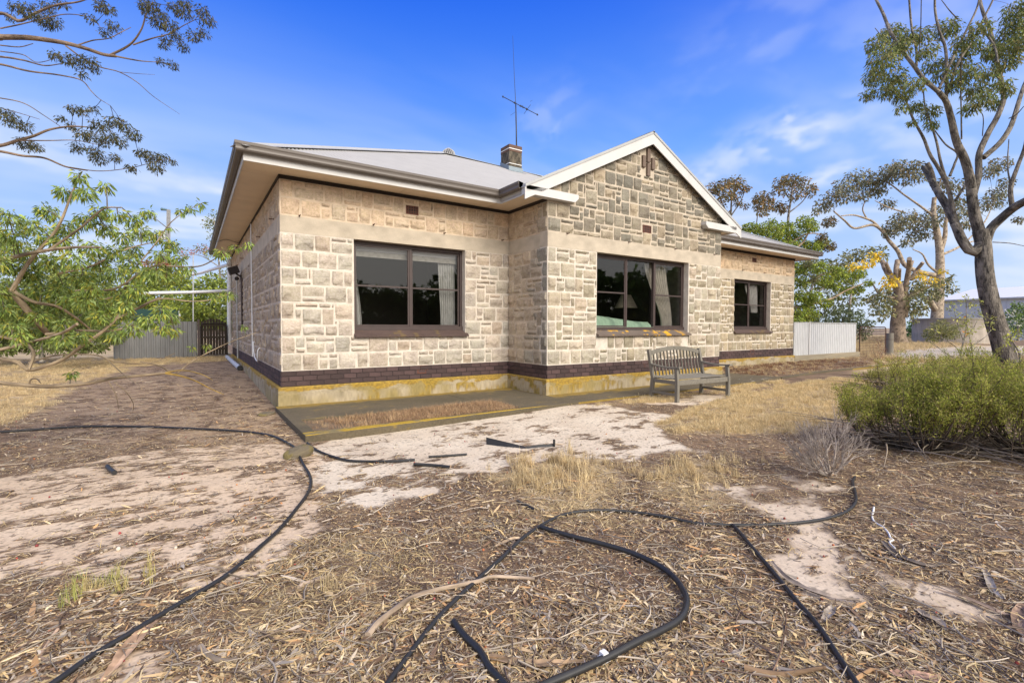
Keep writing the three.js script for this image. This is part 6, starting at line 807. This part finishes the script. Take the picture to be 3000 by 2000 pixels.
// ---------- sticks and bark strips ----------
function stick(label, pts, r0, r1, c, lift = .0, name = 'stick') { const rnd = rng(pts[0][0] * 7 + 3 | 0), P = pts.map(([x, y]) => gp(x, y, r0 * .8 + lift)); return tag(mesh(name, new MB().tube(P, r0, r1, 8, c, .035, .22, rnd).geo(), M.barkGum, scene), label, 'stick'); }
stick('long crooked pale stick lying over the black pipe in the centre', [[150, 1295], [200, 1230], [300, 1150], [400, 1080], [520, 1040], [680, 1005], [800, 980], [850, 960], [1000, 962], [1110, 970]].map(BC), .016, .009, [1.15, 1.0, .85], .012);
stick('kinked pale stick at the lower left beside the long pipe', [[330, 1255], [270, 1340], [225, 1415], [230, 1430], [330, 1455], [352, 1485], [330, 1560]].map(BL), .009, .006, [1.5, 1.2, 1.0]);
stick('brown stick under the long pipe at the lower left', [[260, 1232], [400, 1222], [520, 1215], [650, 1180], [780, 1150]].map(BL), .012, .006, [.75, .6, .48]);
stick('thin curved grey twig crossing the long pipe', [[1180, 890], [1260, 905], [1320, 945], [1430, 970], [1500, 985], [1540, 1020]].map(BL), .006, .003, [1.1, .95, .75], .02);
stick('knobbly grey forked stick left of the central pipe', [[1715, 1020], [1740, 1000], [1800, 985], [1850, 965], [1905, 950]].map(BL), .013, .007, [1.2, 1.05, .95]);
stick('short scaly grey stick at the bottom left of centre', [[1150, 1360], [1180, 1400], [1230, 1430], [1300, 1445], [1360, 1430]].map(BL), .014, .010, [.85, .78, .72]);
stick('thin hooked pale twig left of the long crooked stick', [[1660, 1235], [1740, 1250], [1800, 1290], [1815, 1345], [1750, 1400], [1650, 1440], [1545, 1465]].map(BL), .007, .004, [1.3, 1.1, .95]);
stick('bare brown branch curved along the bottom right edge', [[355, 1480], [440, 1505], [560, 1520], [680, 1505], [820, 1478]].map(BR), .015, .008, [.85, .62, .42], .01);
stick('upright thin brown twig near the bottom right pipe', [[520, 1500], [560, 1400], [590, 1250], [600, 1130]].map(BR), .004, .002, [.7, .5, .4], .02);
stick('orange brown bent stick end at the bottom right edge', [[960, 1570], [1050, 1510], [1105, 1490], [1180, 1530]].map(BR), .010, .007, [1.3, .9, .55], .01);
stick('grey dead stick across the litter right of the loop', [[1710, 780], [1800, 800], [1900, 830], [1990, 860]].map(BC), .006, .003, [1.1, .95, .85]);
stick('thin pale forked stick inside the pipe loop', [[1150, 1060], [1230, 1110], [1330, 1160], [1440, 1210], [1560, 1250], [1660, 1262], [1705, 1225]].map(BC), .010, .006, [.9, .8, .72]);
stick('pale twig lying at the right edge of the litter', [[1610, 545], [1620, 600], [1700, 640], [1800, 660], [1960, 700]].map(BR), .005, .003, [1.3, 1.2, 1.1]);
function strip(label, pts, w, c, curl = .5) { const P = pts.map(([x, y]) => gp(x, y, .012)), b = new MB(), n = 24, cv = new THREE.CatmullRomCurve3(P), m = 6, rnd = rng(pts[0][1] * 5 | 0); for (let k = 0; k <= n; k++) { const p = cv.getPoint(k / n), t = cv.getTangent(k / n), s = V(t.z, 0, -t.x).normalize(), ww = w * (.35 + .65 * Math.sin(Math.PI * Math.min(.96, k / n + .06))) * (.9 + .2 * rnd()); for (let j = 0; j <= m; j++) { const q = j / m * 2 - 1; b.v(p.x + s.x * ww * q, p.y + ww * curl * q * q + .006 * vn(k * .5, j), p.z + s.z * ww * q, q * ww, k / n * 1.2, c); } } for (let k = 0; k < n; k++) for (let j = 0; j < m; j++) { const a = k * (m + 1) + j; b.quad(a, a + 1, a + m + 2, a + m + 1); } return tag(mesh('bark_strip', b.geo(), stripM, scene), label, 'bark'); }
const stripM = new THREE.MeshStandardMaterial({ vertexColors: true, map: M.barkGum.map, roughness: .95, side: THREE.DoubleSide });
strip('wide splintered pale bark strip under the long pipe at the lower left', [[900, 1200], [800, 1300], [700, 1420], [590, 1565]].map(BL), .035, [1.7, 1.25, .9], .25); strip('long grey curled bark strip right of the slanting pipe', [[505, 870], [600, 975], [750, 1050], [880, 1085], [1020, 1100]].map(BR), .022, [1.1, 1.0, .92]); strip('dark curled bark strip below the white tube', [[1145, 755], [1220, 830], [1320, 880], [1420, 905], [1490, 890]].map(BR), .024, [.55, .5, .47]); strip('long flat brown bark strip pointing at the right edge', [[1475, 1040], [1640, 1090], [1800, 1160], [1940, 1200]].map(BR), .020, [1.05, .85, .7], .3); strip('curling brown bark strip over the short thick pipe', [[800, 1415], [950, 1450], [1100, 1475], [1250, 1465], [1400, 1452]].map(BC), .024, [1.0, .78, .58]); strip('grey bark flake standing out at the far right', [[1735, 920], [1760, 980], [1790, 1050], [1840, 1090]].map(BR), .02, [1.2, 1.2, 1.2]); strip('grey bark flake right of the slanting pipe', [[870, 1130], [840, 1180], [800, 1225]].map(BR), .022, [1.2, 1.15, 1.1]); strip('pale bark curl left of the pipe junction', [[890, 785], [940, 765], [1000, 745], [1060, 740]].map(BC), .018, [1.3, 1.1, .85]); strip('small pale bark flake near the bottom right corner', [[1340, 1145], [1400, 1190], [1480, 1230], [1510, 1270]].map(BR), .022, [1.2, 1.1, 1.0]); strip('rosy bark sheet at the lower right bottom edge', [[1200, 1515], [1300, 1530], [1420, 1545], [1500, 1540]].map(BR), .03, [1.3, .9, .75], .2); strip('brown rolled bark curl at the right edge', [[1960, 1110], [1930, 1180], [1935, 1260], [1975, 1320]].map(BR), .025, [.95, .72, .6]);

// ---------- loose litter, straw, grass: nobody could count it ----------
{
  const Zf = zones, rnd = rng(300), X = V(0, 0, 0), mt = new THREE.Matrix4(), q = new THREE.Quaternion(), e = new THREE.Euler(), s = V(1, 1, 1), c = new THREE.Color();
  const leafGeo = (L, w, curl, seg = 4) => { const b = new MB(); for (let k = 0; k <= seg; k++) { const t = k / seg, a = (t - .5) * curl, ww = w * Math.sin(Math.PI * Math.min(1, t * .94 + .03)), x = (t - .5) * L; for (const sg of [-1, 1]) b.v(x, .22 * L * (Math.cos(a) - Math.cos(curl / 2)) + (sg > 0 ? w * .3 : 0), sg * ww + L * .14 * Math.sin(t * 3.1) * (curl - .6), t, sg); } for (let k = 0; k < seg; k++) b.quad(2 * k, 2 * k + 2, 2 * k + 3, 2 * k + 1); return b.geo(); };
  const litMat = std({ roughness: .9, side: THREE.DoubleSide });
  const pal = [[.58, .43, .23], [.48, .34, .18], [.36, .24, .13], [.26, .165, .09], [.54, .45, .33], [.40, .34, .27], [.19, .115, .065], [.66, .52, .31], [.50, .29, .125], [.11, .068, .042], [.60, .44, .21], [.15, .095, .06]], palS = [[.52, .40, .20], [.46, .34, .16], [.58, .46, .26], [.40, .29, .15]];
  const inView = (p) => { const d = p.clone().sub(EYE), z = d.dot(cF); return z > .9 && Math.abs(d.dot(cR)) < z * 1.16 + .3; };
  const scatter = (name, label, category, geos, n, place, palette, size, flat, accept) => { const per = Math.ceil(n / geos.length), grp = geos.length > 1 ? new THREE.Group() : null; if (grp) { grp.name = numbered(name); scene.add(grp); } geos.forEach((g) => { const im = new THREE.InstancedMesh(g, litMat, per); let k = 0, tries = 0; while (k < per && tries++ < per * 14) { const p = place(); if (!p || !accept(p)) continue; p.y = gy(p.x, p.z) + .004 + .012 * rnd(); e.set((rnd() - .5) * flat, rnd() * 6.283, (rnd() - .5) * flat); q.setFromEuler(e); const z = size[0] + (size[1] - size[0]) * rnd() * rnd(); s.set(z, z, z * (.7 + .6 * rnd())); mt.compose(p, q, s); im.setMatrixAt(k, mt); const w = palette[(rnd() * palette.length) | 0], m = .6 + .8 * rnd(); im.setColorAt(k, c.setRGB(w[0] * m, w[1] * m, w[2] * m)); k++; } im.count = k; im.name = grp ? 'pieces' : numbered(name); stuff(im); (grp || scene).add(im); if (!grp) tag(im, label, category); }); if (grp) { stuff(grp); tag(grp, label, category); } };
  const near = (d0, d1, pw = 1) => () => { const d = d0 * Math.pow(d1 / d0, Math.pow(rnd(), pw)), a = (rnd() * 2 - 1) * 1.14, p = EYE.clone().addScaledVector(V(cF.x, 0, cF.z).normalize(), d).addScaledVector(V(cR.x, 0, cR.z).normalize(), a * d); if (p.x > -.14 && p.z < 2.68 && p.x < 27 && !(p.x > 12.4 && p.z > -.1 && p.z < 1.75) ) return null; if (p.x > -.05 && p.z < 2.68 && p.z < .1) return null; return p; };
  const lit = (p) => { const Z = Zf(p.x, p.z), so = soilness(p.x, p.z, Z); return rnd() < (.012 + .97 * so * so * so) * (1 - .9 * Z[3]) * (1 - .55 * Z[2]); };
  scatter('leaf_litter', 'dry gum leaves and bark chips strewn over the ground', 'leaf litter', [leafGeo(.075, .0048, .3), leafGeo(.065, .0060, .9), leafGeo(.09, .0034, .6), leafGeo(.05, .0075, 1.5), leafGeo(.12, .0075, .5)], 40000, near(1.5, 16, 1.05), pal, [.3, 1.6], .35, (p) => lit(p) && rnd() < .12 + .88 * sm(.36, .58, fbm(p.x * 1.5 + 7, p.z * 1.9 + 3, 3)));
  scatter('bark_chips', 'small bark chips and flakes among the leaf litter', 'bark chips', [leafGeo(.035, .0045, .3, 2), leafGeo(.022, .005, .2, 2)], 130000, near(1.5, 18, 1.1), pal, [.3, 1.2], .5, (p) => { const Z = Zf(p.x, p.z), so = soilness(p.x, p.z, Z); return rnd() < (.02 + so * so) * (1 - Z[3]); });
  scatter('twigs', 'thin dead twigs scattered over the ground', 'twigs', [(() => new MB().tube([V(-.09, 0, 0), V(-.02, .008, .012), V(.05, .003, -.006), V(.10, .008, .01)], .0028, .0018, 4, undefined, .05).geo())(), (() => new MB().tube([V(-.07, 0, 0), V(0, .012, .02), V(.07, .004, 0)], .0024, .0015, 4, undefined, .05).tube([V(0, .012, .02), V(.03, .012, .06)], .0018, .001, 4).geo())()], 5200, near(1.6, 14), [[.20, .15, .11], [.32, .27, .22], [.13, .09, .07], [.40, .34, .27]], [.5, 2.0], .25, lit);
  scatter('straw', 'loose pale straw lying over the litter', 'straw', [leafGeo(.13, .0018, .8, 3), leafGeo(.10, .0022, 2.0, 3)], 30000, near(1.5, 14), palS, [.5, 1.5], .8, (p) => { const Z = Zf(p.x, p.z), so = soilness(p.x, p.z, Z); return rnd() < so * (.18 + 1.3 * Z[2]) * sm(.3, .6, fbm(p.x * 1.3 + 20, p.z * 1.3 + 4, 3)); });
  scatter('gum_nuts', 'small reddish gum nuts and berries dropped in the litter', 'gum nuts', [new THREE.IcosahedronGeometry(.011, 1)], 260, near(1.7, 8), [[.34, .065, .045], [.42, .14, .06], [.26, .05, .05], [.40, .19, .08]], [.4, 1.0], 3, (p) => rnd() < .8);
  scatter('pebbles', 'small pale pebbles scattered on soil and sand', 'pebbles', [new THREE.IcosahedronGeometry(.016, 1)], 1100, near(1.8, 16), [[.40, .33, .25], [.34, .28, .21], [.46, .40, .32], [.27, .22, .17]], [.2, 1.0], 3, (p) => rnd() < .5);
  // dry grass: tufts of bent blades
  const tuft = (h, n, sp, sd) => { const r = rng(sd), b = new MB(); for (let k = 0; k < n; k++) { const a = r() * 6.283, l = h * (.5 + .7 * r()), x = (r() - .5) * sp, z = (r() - .5) * sp, bx = Math.cos(a), bz = Math.sin(a), w = .0022 + .0015 * r(), k2 = .3 + .9 * r(); const P = [[0, 0], [.30 * k2, .55], [.85 * k2, .9]].map(([o, y]) => [x + bx * o * l * .7, y * l, z + bz * o * l * .7]); const o = b.n; P.forEach(([px, py, pz], j) => { const ww = w * (1 - j * .42); b.v(px - bz * ww, py, pz + bx * ww); b.v(px + bz * ww, py, pz - bx * ww); }); b.quad(o, o + 1, o + 3, o + 2); b.quad(o + 2, o + 3, o + 5, o + 4); } return b.geo(); };
  const gmat = new THREE.MeshPhysicalMaterial({ roughness: .85, side: THREE.DoubleSide, transmission: .2, thickness: 0 });
  const grass = (name, label, geos, n, place, palette, size, accept, mat = gmat) => { const grp = new THREE.Group(); grp.name = numbered(name); scene.add(grp); stuff(grp); tag(grp, label, 'grass'); for (const g of geos) { const per = Math.ceil(n / geos.length), im = new THREE.InstancedMesh(g, mat, per); let k = 0, tries = 0; while (k < per && tries++ < per * 30) { const p = place(); if (!p || !accept(p)) continue; e.set((rnd() - .5) * .3, rnd() * 6.283, (rnd() - .5) * .3); q.setFromEuler(e); const z = mix(size[0], size[1], rnd()); s.set(z, z * (.7 + .6 * rnd()), z); mt.compose(p, q, s); im.setMatrixAt(k, mt); const w = palette[(rnd() * palette.length) | 0], m = .75 + .5 * rnd(); im.setColorAt(k, c.setRGB(w[0] * m, w[1] * m, w[2] * m)); k++; } im.count = k; im.name = 'tufts'; stuff(im); grp.add(im); } };
  const on = (p, y) => { p.y = y ?? gy(p.x, p.z) - .004; return p; };
  const box = (x0, x1, z0, z1) => () => on(V(mix(x0, x1, rnd()), 0, mix(z0, z1, rnd())));
  const T1 = [tuft(.10, 16, .10, 1), tuft(.08, 18, .12, 2), tuft(.06, 22, .14, 3)], T2 = [tuft(.16, 18, .08, 4), tuft(.13, 20, .10, 5)];
  const dry = [[.62, .48, .26], [.54, .41, .22], [.67, .54, .31], [.46, .35, .20]], red = [[.42, .27, .14], [.36, .22, .12], [.48, .33, .18], [.30, .19, .11]];
  const strawy = (lim) => (p) => { const Z = Zf(p.x, p.z); return rnd() < (.12 + .88 * sm(.36, .56, fbm(p.x * 2.3 + 3, p.z * 3.1 + 8, 3))) * sm(.3, .75, Z[2] + (fbm(p.x * 1.9 + 90, p.z * 1.9, 4) - .5) * .9) * lim * (1 - sm(.3, .8, Z[0]) * .8) * (1 - Z[3]); };
  grass('dry_grass', 'flat yellow dry grass sweeping past the bench to the green shrub', T1, 13000, box(4.2, 14, 2.4, 5.8), [[.72, .57, .31], [.64, .50, .26], [.76, .62, .36], [.54, .41, .21]], [.35, .85], strawy(1));
  grass('dry_grass', 'upright tuft of straw yellow grass in the middle of the litter', T2, 260, () => { const g = () => (rnd() + rnd() + rnd() - 1.5); return on(V(1.75 + g() * .62, 0, 5.35 + g() * .5)); }, dry, [.35, 1.0], (p) => rnd() < sm(.38, .6, fbm(p.x * 5, p.z * 5, 2)));
  grass('dry_grass', 'loose dry grass patch between the tuft and the dead shrub', T2, 200, () => { const g = () => (rnd() + rnd() + rnd() - 1.5); return on(V(2.95 + g() * .7, 0, 6.05 + g() * .42)); }, dry, [.3, .8], (p) => rnd() < sm(.38, .6, fbm(p.x * 5, p.z * 5, 2)));
  grass('dry_grass', 'short straw grass over the litter left of centre', T1, 110, box(-1.3, .9, 5.2, 7.2), [...dry, [.38, .30, .16]], [.4, .9], strawy(.8));
  grass('dry_grass', 'reddish dry grass filling the bed inside the kerb', T1, 2600, () => { const x = mix(.09, 3.32, Math.sqrt(rnd())), z = mix(1.53, 2.40, rnd()); return V(x, -.04, z); }, red, [.45, 1.05], (p) => rnd() < .35 + .65 * sm(.5, 3, p.x) * sm(2.5, 1.8, p.z + .3 * rnd()));
  grass('dry_grass', 'dry yellow grass on the yard at the left behind the fallen branches', T1, 16000, box(-9, .0, -12.5, 1), dry, [.3, .9], strawy(.9));
  grass('dry_grass', 'sparse dry grass in the bed between the kerb and the right wing', T1, 1600, box(12, 26, -.1, 1.8), [...dry, [.26, .12, .06], [.2, .09, .05]], [.4, 1.0], (p) => rnd() < .6);
  grass('dry_grass', 'distant dry paddock grass beyond the gate', T2, 14000, () => { const d = 20 * Math.pow(4, rnd()), a = mix(.35, 1.12, rnd()), p = EYE.clone().addScaledVector(V(cF.x, 0, cF.z).normalize(), d).addScaledVector(V(cR.x, 0, cR.z).normalize(), a * d); return on(p); }, dry, [.6, 2.0], strawy(.9));
  grass('green_grass', 'small tuft of yellowing green grass on the sand at the left', T2, 26, () => { const g = () => (rnd() + rnd() + rnd() - 1.5); return on(V(-1.70 + g() * .22, 0, 5.66 + g() * .14)); }, [[.50, .43, .15], [.36, .37, .10], [.56, .45, .2]], [.3, .75], () => true);
  // rusty brown fallen needles on the bed by the wing
  scatter('needle_litter', 'rust brown carpet of fallen needles along the footing of the right wing', 'needles', [leafGeo(.10, .004, .6, 2)], 9000, () => V(mix(12.3, 22.5, rnd()), 0, mix(.0, 1.5, rnd())), [[.13, .045, .02], [.17, .065, .03], [.09, .035, .02], [.21, .09, .045]], [.6, 1.5], .5, (p) => rnd() < sm(.38, .62, fbm(p.x * .9 + 5, p.z * 3.5 + 7, 3)) * sm(22.5, 19, p.x));
}

// trees behind the viewer, which the window panes mirror
{
  const proto = (() => { const t = new THREE.Group(), b = new MB(), tr = new MB(), r = rng(400); tr.tube([V(0, 0, 0), V(.2, 2, 0), V(0, 4, .2)], .28, .15, 8, [.6, .5, .4]); for (let k = 0; k < 34; k++) { const a = r() * 6.283, q = Math.sqrt(r()) * 3.6; leaves(b, r, V(Math.cos(a) * q, 1.2 + r() * 5.4 * (1 - q / 6), Math.sin(a) * q), 1.2, 170, { L: .42, Wd: .12, pal: GREEN, droop: .3 }); } mesh('trunk', tr.geo(), M.barkGum, t); mesh('crown', b.geo(), M.leaf, t); return t; })();
  [[7, 30, 1.0, 'shortest'], [13.5, 31, .92, 'second'], [20, 30, 1.15, 'third'], [27, 27, 1.3, 'tallest broad'], [33, 22, 1.25, 'fifth'], [38, 16, 1.35, 'far right end']].forEach(([x, z, s, w], k) => { const t = k ? proto.clone() : proto; t.name = numbered('garden_tree'); t.position.set(x, -.1, z); t.scale.setScalar(s); t.rotation.y = k * 1.9; scene.add(t); tag(t, `${w} tree of the row behind the viewer, mirrored in the window glass`, 'tree', 'trees mirrored in the windows'); });
}

scene.traverse((o) => { if (o.isMesh) { o.castShadow = true; o.receiveShadow = true; } });
camera.far = 4000; camera.updateProjectionMatrix();
renderer.render(scene, camera);
